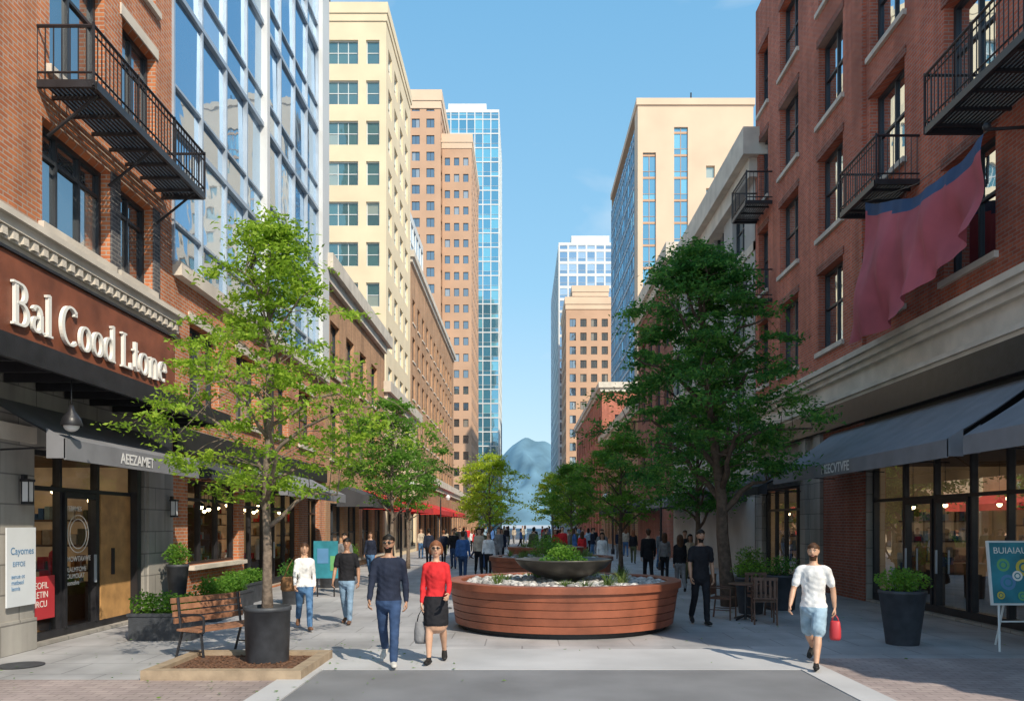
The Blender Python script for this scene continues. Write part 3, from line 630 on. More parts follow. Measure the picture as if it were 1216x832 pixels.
for a,c,v0,v1 in strips:
    Fq=fr(Fs(a,0,-.3),(1,0,0),(0,-1,0)); curtain(gb,fb,Fq,c-a,v0,v1,.95,3.1,'curt2','tan2',.9,.08,.08,.3)
for o in so2: window(gb,fb,Fs,o,.4,'tan','winc',1,1,.08)
Fw,W=fs['W']; wb.face([Fw(0,0),Fw(3,0),Fw(3,h),Fw(0,h)],'tan'); Fq=fr(Fw(3,0,0),(0,1,0),(-1,0,0)); curtain(gb,fb,Fq,W-3,0,h-2,1.8,3.1,'curt2','lframe',.9,.12,.1,.3)
for k in('E','N'):
    Fk,W=fs[k]; wb.face([Fk(0,0),Fk(W,0),Fk(W,h),Fk(0,h)],'tan')
fb.box((x0-.2,y0-.2,h),(x1+.2,y1+.2,h+.9),'tan'); fb.box((x0+7,y0+6,h+.9),(x1-4,y1-6,h+2.5),'tan'); fb.tube([(x0+9,y0+8,h+2),(x0+9,y0+8,h+6)],.12,'frame',5)
wb.obj('walls',e);gb.obj('glass_strips',e);fb.obj('trim',e)
tower('brick_apartment_tower',9.9,24,180,200,52,'tan2',{'S':[('grid',.8,2.4,1.4,6,3.1,1.8,None,2,1)],'W':[('grid',.8,2.4,1.4,6,3.1,1.8,None,2,1)]},cornice='tan',ch=1.6,cp=.3,mech=False)
tower('brick_penthouse_building',13,22,205,220,62,'brickR',{'S':[('grid',.8,2.4,1.4,6,3.1,1.8,None,2,1)]},cornice='tan',ch=1.6,cp=.3,mech=False)
gtower('pale_glass_tower',10.6,29,230,290,82,'curt','paleg',2.6,3.5,('S','W'),1.3,t=.5,hb=.8)
gtower('pale_glass_tower',16,28,300,330,45,'curt','paleg',2.6,3.5,('S','W'),1.3,t=.5,hb=.6)
for (y0,y1,m) in ((31,39,'awb'),(40,46,'aw'),(50,60,'awb'),(63,74,'awb')): awning('street_awning',1,XR,7.1,y0,y1,3.7,3.1,2.8,m,rods=False)
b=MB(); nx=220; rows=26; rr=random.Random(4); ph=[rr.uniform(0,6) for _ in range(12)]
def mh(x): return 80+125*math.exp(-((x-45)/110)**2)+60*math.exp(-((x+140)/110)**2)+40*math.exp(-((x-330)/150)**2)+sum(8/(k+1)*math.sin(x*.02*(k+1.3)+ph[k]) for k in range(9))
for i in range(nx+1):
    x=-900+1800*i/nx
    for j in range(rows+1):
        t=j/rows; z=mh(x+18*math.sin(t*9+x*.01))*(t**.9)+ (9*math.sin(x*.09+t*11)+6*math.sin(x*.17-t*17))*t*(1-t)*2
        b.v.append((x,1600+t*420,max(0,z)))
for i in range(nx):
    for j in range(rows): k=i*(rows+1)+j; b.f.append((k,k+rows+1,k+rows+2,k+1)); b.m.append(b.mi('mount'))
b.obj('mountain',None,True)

# ---------------- foliage ----------------
def leafquads(cent,L,up=.5,wr=.42,droop=0):
    n=len(cent); d=npr.normal(size=(n,3)); d[:,2]*=.6; d[:,2]-=droop; d/=np.linalg.norm(d,axis=1)[:,None]
    nn=npr.normal(size=(n,3)); nn[:,2]+=up*2; s=np.cross(d,nn); s/=np.linalg.norm(s,axis=1)[:,None]+1e-9
    l=(L*npr.uniform(.6,1.3,n))[:,None]; c=np.asarray(cent); fold=np.cross(s,d)*l*.08
    v=np.stack([c-d*l*.5,c+s*l*wr*.5+fold,c+d*l*.5,c-s*l*wr*.5+fold],1).reshape(-1,3)
    return v
def leafobj(name,v,mk,parent):
    n=len(v)//4; me=bpy.data.meshes.new(name); me.vertices.add(4*n); me.vertices.foreach_set('co',v.astype(np.float32).ravel())
    me.loops.add(4*n); me.loops.foreach_set('vertex_index',np.arange(4*n,dtype=np.int32)); me.polygons.add(n)
    me.polygons.foreach_set('loop_start',np.arange(0,4*n,4,dtype=np.int32)); me.polygons.foreach_set('loop_total',np.full(n,4,dtype=np.int32))
    me.materials.append(M[mk]); me.update(calc_edges=True); me.validate()
    o=bpy.data.objects.new(name,me); sc.collection.objects.link(o)
    if parent: attach(o,parent)
    return o
def tree(name,base,H,z0,Rf,ncl,nlf,lsize,mk,bark='bark',tr=.07,lean=(0,0),flat=.45,cs=.3,nlimb=14,seed=1,droop=.2,inner=.45):
    r=random.Random(seed); base=Vector(base); e=empty(name,base); b=MB()
    pts=[];rad=[]
    n=9
    for i in range(n+1):
        t=i/n; p=base+Vector((lean[0]*t+r.uniform(-.03,.03)*H*.15*(t>0),lean[1]*t+r.uniform(-.03,.03)*H*.15*(t>0),H*.9*t)); pts.append(p); rad.append(tr*(1-.85*t)+.008)
    rad[0]*=1.35; b.tube(pts,rad,bark,10)
    def trunk(z):
        t=max(0,min(1,(z-base.z)/(H*.9)))*n; i=min(n-1,int(t)); return pts[i].lerp(pts[i+1],t-i)
    nodes=[(trunk(base.z+z0*.95+(H*.88-z0)*i/12),.02) for i in range(13)]
    for k in range(nlimb):
        t=(k+.5)/nlimb; zs=z0*.72+(H*.8-z0*.72)*t; az=k*2.399+r.uniform(-.4,.4); ze=min(H*.97,zs+(H-z0)*r.uniform(.12,.3))
        R=Rf((ze-z0)/(H-z0))*r.uniform(.7,.95) if ze>z0 else .5
        s=trunk(base.z+zs); c=trunk(base.z+ze); en=Vector((c.x+R*math.cos(az),c.y+R*math.sin(az),base.z+ze))
        P=[s]
        for j in range(1,6):
            f=j/5; q=s.lerp(en,f); q.z+=math.sin(f*math.pi)*.08*(H-z0)*.5; q+=Vector((r.uniform(-1,1),r.uniform(-1,1),r.uniform(-1,1)))*.05*R; P.append(q)
        r0=tr*(.5-.28*t); b.tube(P,[r0*(1-.8*j/5)+.004 for j in range(6)],bark,7)
        for j in range(1,6):
            nodes.append((P[j],r0*.4)); nodes.append((P[j-1].lerp(P[j],.5),r0*.4))
    cents=[]; lobes=[r.uniform(0,6.28) for _ in range(4)]
    NA=np.array([np.array(q[0]) for q in nodes])
    for k in range(ncl):
        t=r.random()**.85; az=r.uniform(0,6.283)
        R=Rf(t)*(1+.18*math.sin(3*az+lobes[0]+t*5)+.14*math.sin(5*az+lobes[1]-t*9))
        rad_=R*(r.random()**inner)*r.uniform(.85,1.1); c=trunk(base.z+z0+t*(H-z0)*.95)
        p=Vector((c.x+rad_*math.cos(az),c.y+rad_*math.sin(az),base.z+z0+t*(H-z0)+r.uniform(-.1,.1)))
        d=NA-np.array(p); dd=(d**2).sum(1)+np.where(d[:,2]>0,.3,0); q=nodes[int(dd.argmin())]
        m=q[0].lerp(p,.5)+Vector((0,0,.08*(p-q[0]).length)); b.tube([q[0],m,p],[max(.006,q[1]*.5),.006,.003],bark,5,cap=False)
        s=cs*r.uniform(.7,1.35); nn=int(nlf*r.uniform(.6,1.3))
        out=Vector((p.x-c.x,p.y-c.y,0)); out=out.normalized() if out.length>.01 else Vector((1,0,0))
        ns=6
        for q_ in range(ns):
            a=r.uniform(0,6.28); dirv=(Vector((math.cos(a),math.sin(a),r.uniform(-.3,.5)))+out*.7).normalized(); ln=s*r.uniform(1,2)
            m_=nn//ns; tt=npr.random(m_); P_=np.array(p)[None]+np.outer(tt*ln,np.array(dirv)); P_[:,2]-=droop*(tt**2)*ln
            P_+=npr.normal(size=(m_,3))*np.array([s*.28,s*.28,s*.28*flat]); cents.append(P_)
    C=np.concatenate(cents)
    b.obj('trunk_and_branches',e,True); leafobj('foliage',leafquads(C,lsize,droop=droop),mk,e)
    return e
def prof(pts):
    xs=[p[0] for p in pts]; ys=[p[1] for p in pts]
    return lambda t: float(np.interp(t,xs,ys))
tree('tree',(-3.5,11,.55),5.5,1.75,prof([(0,.9),(.12,1.5),(.3,1.9),(.42,1.5),(.52,1.05),(.7,.8),(.85,.5),(1,.15)]),220,95,.08,'leafL',tr=.065,cs=.22,nlimb=18,seed=3,flat=.35,inner=.55)
tree('tree',(4.95,19,0),8.5,2.9,prof([(0,1.5),(.15,2.3),(.35,2.4),(.55,1.95),(.72,1.5),(.88,.95),(1,.3)]),260,160,.12,'leafD','barkd',tr=.17,lean=(-.75,0),cs=.36,nlimb=18,seed=8,flat=.35,inner=.6)
tree('tree',(-3.9,24,0),5.6,2.7,prof([(0,.9),(.3,1.6),(.6,1.3),(.9,.6),(1,.2)]),130,80,.12,'leafM',tr=.07,cs=.28,seed=11)
tree('tree',(-1.7,42,0),5.6,1.9,prof([(0,1),(.3,1.7),(.6,1.5),(.9,.7),(1,.2)]),110,80,.16,'leafY',tr=.08,cs=.35,seed=12)
tree('tree',(3.7,30,0),5.4,2.1,prof([(0,.8),(.3,1.6),(.6,1.4),(.9,.6),(1,.2)]),120,80,.14,'leafM','barkd',tr=.09,cs=.33,seed=13)
tree('tree',(5.6,25.5,0),6.2,2.3,prof([(0,.9),(.3,1.7),(.6,1.5),(.9,.7),(1,.2)]),130,90,.14,'leafD','barkd',tr=.1,cs=.33,seed=14)
tree('tree',(2.7,44,0),5.2,2,prof([(0,1),(.3,1.6),(.6,1.2),(.9,.6),(1,.2)]),100,70,.18,'leafM',tr=.08,cs=.36,seed=15)
tree('tree',(2.4,62,0),5.8,2,prof([(0,1),(.3,1.9),(.6,1.5),(.9,.7),(1,.2)]),90,70,.22,'leafY',tr=.08,cs=.42,seed=16)
tree('tree',(-5.0,35,0),5.2,2.6,prof([(0,.9),(.3,1.4),(.6,1.2),(.9,.6),(1,.2)]),80,70,.16,'leafM',tr=.08,cs=.32,seed=17)
tree('tree',(-3.3,70,0),6.0,2,prof([(0,1),(.3,1.9),(.6,1.6),(.9,.7),(1,.2)]),80,60,.25,'leafM',tr=.08,cs=.45,seed=18)
tree('tree',(5.2,75,0),7.5,2,prof([(0,1),(.3,2.2),(.6,1.9),(.9,.9),(1,.2)]),80,60,.25,'leafD',tr=.08,cs=.5,seed=19)
def shrub(parent,c,rx,ry,rz,n,L,mk='leafM',name='shrub_foliage'):
    d=npr.normal(size=(n,3)); d/=np.linalg.norm(d,axis=1)[:,None]; r_=npr.random(n)**.4; bump=1+.18*np.sin(d[:,0]*7+c[0])*np.cos(d[:,1]*6+c[1]*3)
    P=d*(r_*bump)[:,None]*np.array([rx,ry,rz])+np.array(c); P=P[P[:,2]>c[2]-rz*.75]
    leafobj(name,leafquads(P,L,wr=.55),mk,parent)
def stems(b,c,n,h,m='bark'):
    for i in range(n): b.tube([c,(c[0]+rnd.uniform(-.1,.1),c[1]+rnd.uniform(-.1,.1),c[2]+h)],.008,m,4)

e=empty('tree_pit',(-3.7,10.8,0)); b=MB()
x0,x1,y0,y1=-4.75,-2.75,9.95,11.6
for lo,hi in (((x0,y0,0),(x1,y0+.16,.13)),((x0,y1-.16,0),(x1,y1,.13)),((x0,y0+.16,0),(x0+.16,y1-.16,.128)),((x1-.16,y0+.16,0),(x1,y1-.16,.128))): b.box(lo,hi,'curb')
b.box((x0+.16,y0+.16,0),(x1-.16,y1-.16,.075),'mulch')
for i in range(260):
    x=rnd.uniform(x0+.2,x1-.2);y=rnd.uniform(y0+.2,y1-.2); T=Matrix.Translation((x,y,.08))@Euler((rnd.uniform(-.4,.4),rnd.uniform(-.4,.4),rnd.uniform(0,6))).to_matrix().to_4x4(); b.box((-.03,-.01,-.005),(.03,.01,.008),'mulch',T)
b.obj('border_and_mulch',e)
# fallen leaves scattered on the paving
C=np.stack([npr.normal(-3.6,1.5,170),npr.normal(11.3,1.3,170),np.full(170,.03)],1); C2=np.stack([npr.normal(4.4,2.2,160),npr.normal(17.5,2.5,160),np.full(160,.02)],1)
C=np.concatenate([C,C2]); C=C[~((np.hypot(C[:,0]-.8,C[:,1]-15.45)<2.4)|((C[:,0]>-4.8)&(C[:,0]<-2.7)&(C[:,1]>9.9)&(C[:,1]<11.65)))]
v=leafquads(C,.06,up=6,wr=.5); v[:,2]=np.repeat(C[:,2],4)+npr.uniform(-.004,.01,len(v)); leafobj('fallen_leaves',v,'leafM',None)
def roundpot(name,c,r,h,shr=None,mk='leafM',taper=.85,n=900,L=.06,rx=None):
    e=empty(name,c); b=MB(); b.lathe(c,[(r*taper*.97,0),(r*taper,.02),(r*.99,h-.06),(r*1.03,h-.055),(r*1.03,h),(r*.9,h),(r*.88,h-.08),(.001,h-.07)],'pot',36)
    b.lathe((c[0],c[1],c[2]+h-.075),[(r*.87,0),(.001,.02)],'mulch',24)
    if shr: stems(b,(c[0],c[1],c[2]+h-.08),5,shr*.7)
    b.obj('pot',e,True)
    if shr: shrub(e,(c[0],c[1],c[2]+h+shr*.45),(rx or r*1.15),(rx or r*1.15),shr*.62,n,L,mk)
    return e
roundpot('round_planter',(-3.5,11,.075),.31,.75,taper=.92)
roundpot('round_planter',(6.18,13.0,0),.36,.88,.35,n=1200,taper=.7)
roundpot('round_planter',(5.0,17.5,0),.34,.8,.35,'leafM',taper=.75)
roundpot('round_planter',(5.9,18.3,0),.4,.8,.4,'leafD',taper=.8)
roundpot('vase_planter',(-7.15,16.6,0),.22,1.12,.42,'leafM',taper=.55,rx=.26)
roundpot('round_planter',(-5.6,19.6,0),.3,.6,.45,'leafD')
roundpot('round_planter',(-5.9,24.6,0),.35,.7,.45,'leafD')
roundpot('round_planter',(-6.5,30,0),.35,.7,.5,'leafM')
roundpot('round_planter',(6.4,22.5,0),.35,.8,.5,'leafM')
def boxpot(c,lx,ly,h,sh=.3,ang=0):
    e=empty('box_planter',c); b=MB(); T=Matrix.Translation(c)@Matrix.Rotation(ang,4,'Z')
    b.box((-lx/2,-ly/2,0),(lx/2,ly/2,h-.05),'pot',T); b.box((-lx/2-.02,-ly/2-.02,h-.05),(lx/2+.02,-ly/2+.05,h),'pot',T); b.box((-lx/2-.02,ly/2-.05,h-.05),(lx/2+.02,ly/2+.02,h),'pot',T)
    b.box((-lx/2-.02,-ly/2+.05,h-.05),(-lx/2+.05,ly/2-.05,h),'pot',T); b.box((lx/2-.05,-ly/2+.05,h-.05),(lx/2+.02,ly/2-.05,h),'pot',T); b.box((-lx/2+.05,-ly/2+.05,h-.049),(lx/2-.05,ly/2-.05,h-.03),'mulch',T)
    b.obj('box',e)
    n=int(max(lx,ly)/.3)
    for i in range(n):
        f=(i+.5)/n-.5; q=T@Vector((f*lx if lx>ly else 0,f*ly if ly>=lx else 0,h+sh*.4)); shrub(e,tuple(q),.24,.24,sh*rnd.uniform(.6,.85),420,.07,'leafM')
boxpot((-6.05,13.6,0),1.05,.5,.46,.32); boxpot((-6.35,17.0,0),.55,2.2,.5,.34); boxpot((-6.9,19.9,0),.5,2.2,.5,.3)

# ---------------- fountain planters ----------------
def plantbowl(name,cx,cy,R,h,bowl=True,peb=1500,dome=0):
    e=empty(name,(cx,cy,0)); b=MB(); n=5; lo=.1; ph=(h-.12-lo)/n
    b.lathe((cx,cy,0),[(R*.88,0),(R*.88,lo+.02)],'black',72)
    b.lathe((cx,cy,lo),[(R*.92,0),(R*.955,h-.12-lo)],'black',96)
    for i in range(n):
        z=lo+i*ph; r0=R*(.945+.045*i/n); r1=R*(.945+.045*(i+1)/n)
        b.lathe((cx,cy,z),[(r0-.03,.005),(r0,.005),(r1,ph-.007),(r1-.03,ph-.007)],'rust',120)
    b.lathe((cx,cy,h-.12),[(R-.06,.0),(R+.03,.0),(R+.03,.11),(R+.02,.12),(R-.22,.12),(R-.23,.11),(R-.23,-.1)],'rust',120)
    b.obj('timber_wall',e)
    g=MB(); g.lathe((cx,cy,h-.14),[(R-.22,0),(.001,.04)],'mulch',48)
    for i in range(peb):
        a=rnd.uniform(0,6.283);r=(R-.3)*math.sqrt(rnd.random()); s=rnd.uniform(.025,.08)
        g.ball((cx+r*math.cos(a),cy+r*math.sin(a),h-.09+rnd.uniform(0,.05)),(s*rnd.uniform(.8,1.4),s*rnd.uniform(.8,1.3),s*.7),'rock',6,4)
    g.obj('pebbles',e,True)
    vv=[]
    for k in range(int(13*R)):
        a=rnd.uniform(0,6.283);r=(R-.5)*rnd.uniform(.65,1); px,py=cx+r*math.cos(a),cy+r*math.sin(a); hh=rnd.uniform(.14,.4)
        for q in range(36):
            an=rnd.uniform(0,6.28); ou=rnd.uniform(.05,.25); w=.009
            p0=Vector((px+rnd.uniform(-.05,.05),py+rnd.uniform(-.05,.05),h-.1)); p1=p0+Vector((math.cos(an)*ou,math.sin(an)*ou,hh*rnd.uniform(.5,1))); sd=Vector((-math.sin(an),math.cos(an),0))*w; mid=p0.lerp(p1,.5)+Vector((0,0,hh*.15))
            vv+= [tuple(p0),tuple(mid+sd),tuple(p1),tuple(mid-sd)]
    leafobj('grasses',np.array(vv),'grass',e)
    if bowl:
        s=R/2.22; w=MB(); c=(cx,cy,h-.12)
        w.lathe(c,[(.34*s,0),(.36*s,.06),(.3*s,.12),(.55*s,.2),(.82*s,.34),(.94*s,.47),(.96*s,.5),(.9*s,.5),(.8*s,.42),(.5*s,.36),(.001,.36)],'bronze',64); w.obj('bowl',e,True)
        shrub(e,(cx,cy,h+.44),.34*s,.34*s,.22*s,1000,.06,'leafM')
        shrub(e,(cx+.3*s,cy,h+.34),.18*s,.2*s,.12*s,260,.06,'leafM'); shrub(e,(cx-.3*s,cy-.05,h+.34),.2*s,.2*s,.1*s,260,.06,'leafD')
    if dome: shrub(e,(cx,cy,h+.1),dome,dome,dome*.6,1200,.08,'leafM')
    return e
plantbowl('circular_fountain_planter',.8,15.45,2.2,.9)
plantbowl('circular_fountain_planter',.85,23.4,1.78,1.02,False,300,.6)
plantbowl('circular_fountain_planter',.95,32,1.5,1.05,False,100,.7)

def bench(loc,ang):
    e=empty('park_bench',loc); b=MB(); T=Matrix.Translation(loc)@Matrix.Rotation(ang,4,'Z'); L=1.25
    for i in range(4): b.box((-L/2,-.24+i*.115,.43),(L/2,-.145+i*.115,.46),'benchw',T)
    for i in range(4):
        z=.53+i*.095; y=.24+i*.022; b.box((-L/2,y,z),(L/2,y+.028,z+.075),'benchw',T)
    for sx in (-L/2+.08,L/2-.08):
        V=lambda x,y,z: T@Vector((x,y,z))
        b.tube([V(sx,-.25,.42),V(sx,.2,.42),V(sx,.27,.9)],.022,'black',6); b.tube([V(sx,-.2,.42),V(sx,-.27,.0)],.02,'black',6); b.tube([V(sx,.18,.42),V(sx,.32,.0)],.02,'black',6)
        b.tube([V(sx,-.26,.42),V(sx,-.26,.64),V(sx,-.18,.67),V(sx,.25,.65)],.018,'black',6); b.tube([V(sx,-.23,.15),V(sx,.26,.15)],.012,'black',5)
    b.obj('seat_and_frame',e); return e
bench((-4.45,11.85,0),math.radians(62))
M['benchd']=mat('dark_chair_wood',(.12,.06,.04),.5,var=.3,scale=9,island=.15)
def chair(loc,ang):
    e=empty('cafe_chair',loc); b=MB(); T=Matrix.Translation(loc)@Matrix.Rotation(ang,4,'Z'); V=lambda x,y,z: T@Vector((x,y,z))
    for i in range(5): b.box((-.22,-.22+i*.09,.44),(.22,-.145+i*.09,.46),'benchd',T)
    for i in range(5): b.box((-.19+i*.085,.215,.5),(-.15+i*.085,.235,.86),'benchd',T)
    b.box((-.23,.21,.86),(.23,.24,.92),'benchd',T); b.box((-.23,.212,.5),(.23,.238,.53),'benchd',T)
    for x in (-.21,.21):
        b.tube([V(x,-.2,0),V(x,-.2,.64),V(x,.2,.65)],.017,'benchd',6); b.tube([V(x,.27,0),V(x,.22,.44),V(x,.23,.9)],.018,'benchd',6); b.tube([V(x,-.2,.2),V(x,.25,.2)],.011,'benchd',5)
        b.tube([V(x,-.2,.43),V(x,.22,.43)],.015,'benchd',5)
    b.obj('frame',e)
chair((4.75,15.7,0),math.radians(170)); chair((4.15,16.5,0),math.radians(60)); chair((5.0,16.9,0),math.radians(0))
e=empty('cafe_table',(4.55,16.3,0)); b=MB(); b.lathe((4.55,16.3,0),[(.001,.75),(.33,.75),(.34,.735),(.33,.72),(.001,.72)],'benchd',28); b.tube([(4.55,16.3,.02),(4.55,16.3,.72)],.03,'black',8)
for a in range(4): b.tube([(4.55,16.3,.1),(4.55+.28*math.cos(a*1.57+.6),16.3+.28*math.sin(a*1.57+.6),.02)],.02,'black',6)
b.obj('top_and_legs',e)
e=empty('easel_sign',(7.55,12.35,0)); b=MB(); cx,cy=7.66,12.35; tl=math.radians(-8)
T=Matrix.Translation((cx,cy,.7))@Matrix.Rotation(tl,4,'X')
b.box((-.42,-.02,0),(.42,.02,1.0),'white',T); b.box((-.39,-.026,.03),(.39,-.021,.97),'p_teal',T)
V=lambda x,y,z: T@Vector((x,y,z))
for q,(x,z,r,m) in enumerate(((-.2,.62,.1,'p_grn'),(.12,.58,.13,'p_yel'),(-.15,.35,.12,'p_blue'),(.2,.3,.1,'p_red'),(0,.45,.08,'tsign'),(-.28,.15,.06,'p_yel'),(.05,.14,.07,'p_grn'))):
    for rr_,mm,dz in ((r,m,0),(r*.62,'p_teal',.001),(r*.4,m,.002)):
        pts=[V(x+rr_*math.cos(a),-.03-.003*q-dz,z+rr_*math.sin(a)) for a in np.linspace(0,2*math.pi,20,endpoint=False)]; b.face(pts,mm)
b.tube([V(-.3,0,.02),(cx-.36,cy-.12,0)],.018,'white',6); b.tube([V(.3,0,.02),(cx+.36,cy-.12,0)],.018,'white',6); b.tube([V(0,.03,.7),(cx,cy+.6,0)],.018,'white',6); b.tube([V(-.32,0,-.25),V(.32,0,-.25)],.014,'white',6)
b.obj('board_and_legs',e)
txt('BUIAIAUD',V(-.34,-.031,.8),.14,Matrix.Rotation(tl,3,'X')@RF,'tsign',e,.001)
e=empty('display_sign',(-5.2,21.5,0)); b=MB(); b.box((-5.6,21.48,.5),(-4.95,21.52,1.5),'p_teal'); b.box((-5.5,21.47,.9),(-5.2,21.479,1.3),'p_blue'); b.box((-5.15,21.47,.7),(-5.0,21.479,1.1),'p_grn'); b.tube([(-5.5,21.5,0),(-5.5,21.5,.5)],.02,'black',6); b.tube([(-5.05,21.5,0),(-5.05,21.5,.5)],.02,'black',6); b.obj('board',e)
def lamp(x,y,s):
    e=empty('street_lamp',(x,y,0)); b=MB(); b.lathe((x,y,0),[(.12,0),(.12,.3),(.06,.4),(.045,3.6)],'black',12); b.tube([(x,y,3.6),(x,y,3.9),(x+s*.3,y,4.05),(x+s*.5,y,3.95)],.03,'black',8)
    b.lathe((x+s*.5,y,3.6),[(.05,.36),(.16,.22),(.17,.18),(.1,.02),(.001,0)],'tsign2',14); b.obj('post_and_head',e)
lamp(-5.6,37,1); lamp(5.9,34,-1); lamp(-5.6,55,1); lamp(5.9,52,-1)
def bin_(x,y):
    e=empty('litter_bin',(x,y,0)); b=MB(); b.lathe((x,y,0),[(.22,0),(.24,.05),(.26,.85),(.28,.87),(.28,.92),(.15,.95),(.14,.9)],'black',20); b.obj('body',e)
bin_(6.0,21); bin_(-5.9,26.5)

# ---------------- people ----------------
def person(name,loc,rot,H=1.78,fem=False,top=navy,bot=denim,shoe=shoeb,hair=hblk,skin='skin',legs=((18,5),(-20,22)),arms=((-15,8,15),(18,8,20)),sleeve='long',bottom='pants',longhair=False,beard=False,glasses=False,vox=.013,hands=True,head=0,curl=1.0,lean=0,hem=.9):
    s=H/1.78; prims=[]
    def P(pts,ra,rb=None,side=None,m=top): prims.append(([Vector(p) for p in pts],list(ra),list(rb or ra),side,m))
    w=.88 if fem else 1.0; sw=.15 if fem else .178
    ly=lambda z: -math.tan(math.radians(lean))*(z-.92)
    X=Vector((1,0,0)); hz=.93
    if fem: zs,A,B=[.88,.97,1.08,1.2,1.28,1.37,1.43,1.475],[.176,.16,.134,.142,.15,.15,.115,.058],[.124,.114,.098,.11,.124,.1,.074,.054]
    else: zs,A,B=[.85,.97,1.08,1.2,1.3,1.39,1.445,1.485],[.174,.168,.156,.161,.172,.175,.135,.066],[.128,.122,.112,.118,.124,.112,.084,.06]
    P([(0,ly(z),z) for z in zs],A,B,X,top)
    P([(0,0,.84),(0,0,.93)],[.16,.157],[.117,.114],X,bot)
    hy=ly(1.66)
    P([(0,ly(1.45)+.01,1.44),(0,hy+.012,1.6)],[.058*w,.052*w],None,X,skin)
    cr=math.radians(head); cs,sn=math.cos(cr),math.sin(cr)
    def hp(x,y,z): return (x*cs-y*sn, x*sn+y*cs+hy, z)
    hx=Vector((cs,sn,0)); k_=.94 if fem else 1
    P([hp(0,-.038,1.572),hp(0,-.03,1.592),hp(0,-.02,1.625),hp(0,-.01,1.66),hp(0,-.002,1.70),hp(0,0,1.735),hp(0,.002,1.758)],[x*k_ for x in (.038,.052,.066,.074,.077,.07,.05)],[.032,.05,.068,.083,.094,.088,.066],hx,skin)
    P([hp(0,-.088,1.682),hp(0,-.1,1.648)],[.009,.0135],None,None,skin)
    for q in (-1,1): P([hp(q*.074*k_,.004,1.688),hp(q*.072*k_,.006,1.65)],[.014,.011],None,None,skin)
    P([hp(0,.04,1.61),hp(0,.03,1.66),hp(0,.016,1.705),hp(0,.006,1.735),hp(0,.006,1.757),hp(0,.008,1.771),hp(0,.01,1.779)],[.056,.078,.084,.084,.073,.052,.022],[.048,.074,.09,.102,.09,.064,.03],hx,hair)
    if longhair or fem:
        zl=1.42 if longhair else 1.58
        P([hp(0,.04,1.71),hp(0,.055,1.62),hp(0,.07,zl)],[.088,.093,.075],[.06,.055,.035],hx,hair)
        for q in(-1,1): P([hp(q*.055,-.03,1.738),hp(q*.08,-.012,1.69),hp(q*.086,.0,1.62),hp(q*.08,.0,zl+.02)],[.026,.024,.026,.02],None,None,hair)
    ank=[]; legp=[]
    for q,(a,k) in zip((1,-1),legs):
        a1=math.radians(a); a2=math.radians(a-k); hip=Vector((q*.088,0,hz-.01)); kn=hip+Vector((0,-math.sin(a1),-math.cos(a1)))*.43; an=kn+Vector((-q*.01,-math.sin(a2),-math.cos(a2)))*.41
        ft=a2*.75; fd=Vector((q*.14,-math.cos(ft),math.sin(ft)*.8)).normalized()
        if bottom=='pants': P([hip,hip.lerp(kn,.5),kn,kn.lerp(an,.4),an+Vector((0,0,.02))],[.09,.08,.065,.062,.056],None,None,bot)
        else:
            legp.append(len(prims)); P([hip,hip.lerp(kn,.5),kn,kn.lerp(an,.3),kn.lerp(an,.7),an],[.085,.07,.052,.057,.042,.034],None,None,skin)
            if bottom=='shorts': P([hip,hip.lerp(kn,.5),hip.lerp(kn,.88)],[.098,.1,.1],None,None,bot)
        P([an,an-Vector((0,0,.03))+fd*.01],[.038,.042],None,None,shoe)
        heel=an-fd*.055+Vector((0,0,-.05)); toe=an+fd*.165+Vector((0,0,-.055))
        P([heel,an+fd*.03+Vector((0,0,-.04)),an+fd*.11+Vector((0,0,-.05)),toe],[.038,.044,.047,.036],[.032,.042,.034,.024],X,shoe)
        ank.append(min(heel.z-.034,toe.z-.024))
    if bottom=='skirt': P([(0,ly(1.0),1.0),(0,0,.9),(0,0,.72),(0,-.01,.575)],[.14,.174,.186,.188],[.1,.13,.16,.175],X,bot)
    hnd=[]
    for q,(sg,ab,el) in zip((1,-1),arms):
        sh=Vector((q*sw,ly(1.42),1.408)); s1=math.radians(sg); b1=math.radians(ab); s2=math.radians(sg+el); b2=math.radians(ab*.3)
        d1=Vector((q*math.sin(b1),-math.sin(s1)*math.cos(b1),-math.cos(s1)*math.cos(b1))); d2=Vector((q*math.sin(b2),-math.sin(s2)*math.cos(b2),-math.cos(s2)*math.cos(b2)))
        elb=sh+d1*.29; wr=elb+d2*.25; f=.86 if fem else 1
        P([Vector((q*sw*.35,sh.y+.005,1.442)),Vector((q*sw*.75,sh.y,1.43)),sh],[.05*f,.056*f,.06*f],None,None,top)
        if sleeve=='long':
            P([sh,sh.lerp(elb,.5),elb,elb.lerp(wr,.5),wr-d2*.015],[.06*f,.053*f,.047*f,.044*f,.036*f],None,None,top); P([wr-d2*.03,wr+d2*.01],[.026*f]*2,None,None,skin)
        else:
            P([sh,sh.lerp(elb,.35),sh.lerp(elb,.68)],[.064*f,.061*f,.06*f],None,None,top); P([sh.lerp(elb,.3),elb,elb.lerp(wr,.4),wr],[.047*f,.039*f,.039*f,.026*f],None,None,skin)
        hnd.append((wr,d2,q))
    zmin=min(ank); b=MB()
    for pts,ra,rb,side,m in prims: b.tube(pts,ra,m,14,rb,side,True,True)
    me=bpy.data.meshes.new('tmp'); me.from_pydata(b.v,[],b.f); o=bpy.data.objects.new('tmp',me); sc.collection.objects.link(o)
    md=o.modifiers.new('r','REMESH'); md.mode='VOXEL'; md.voxel_size=vox
    md=o.modifiers.new('s','SMOOTH'); md.factor=.5; md.iterations=3
    dg=bpy.context.evaluated_depsgraph_get(); em=bpy.data.meshes.new_from_object(o.evaluated_get(dg)); bpy.data.objects.remove(o)
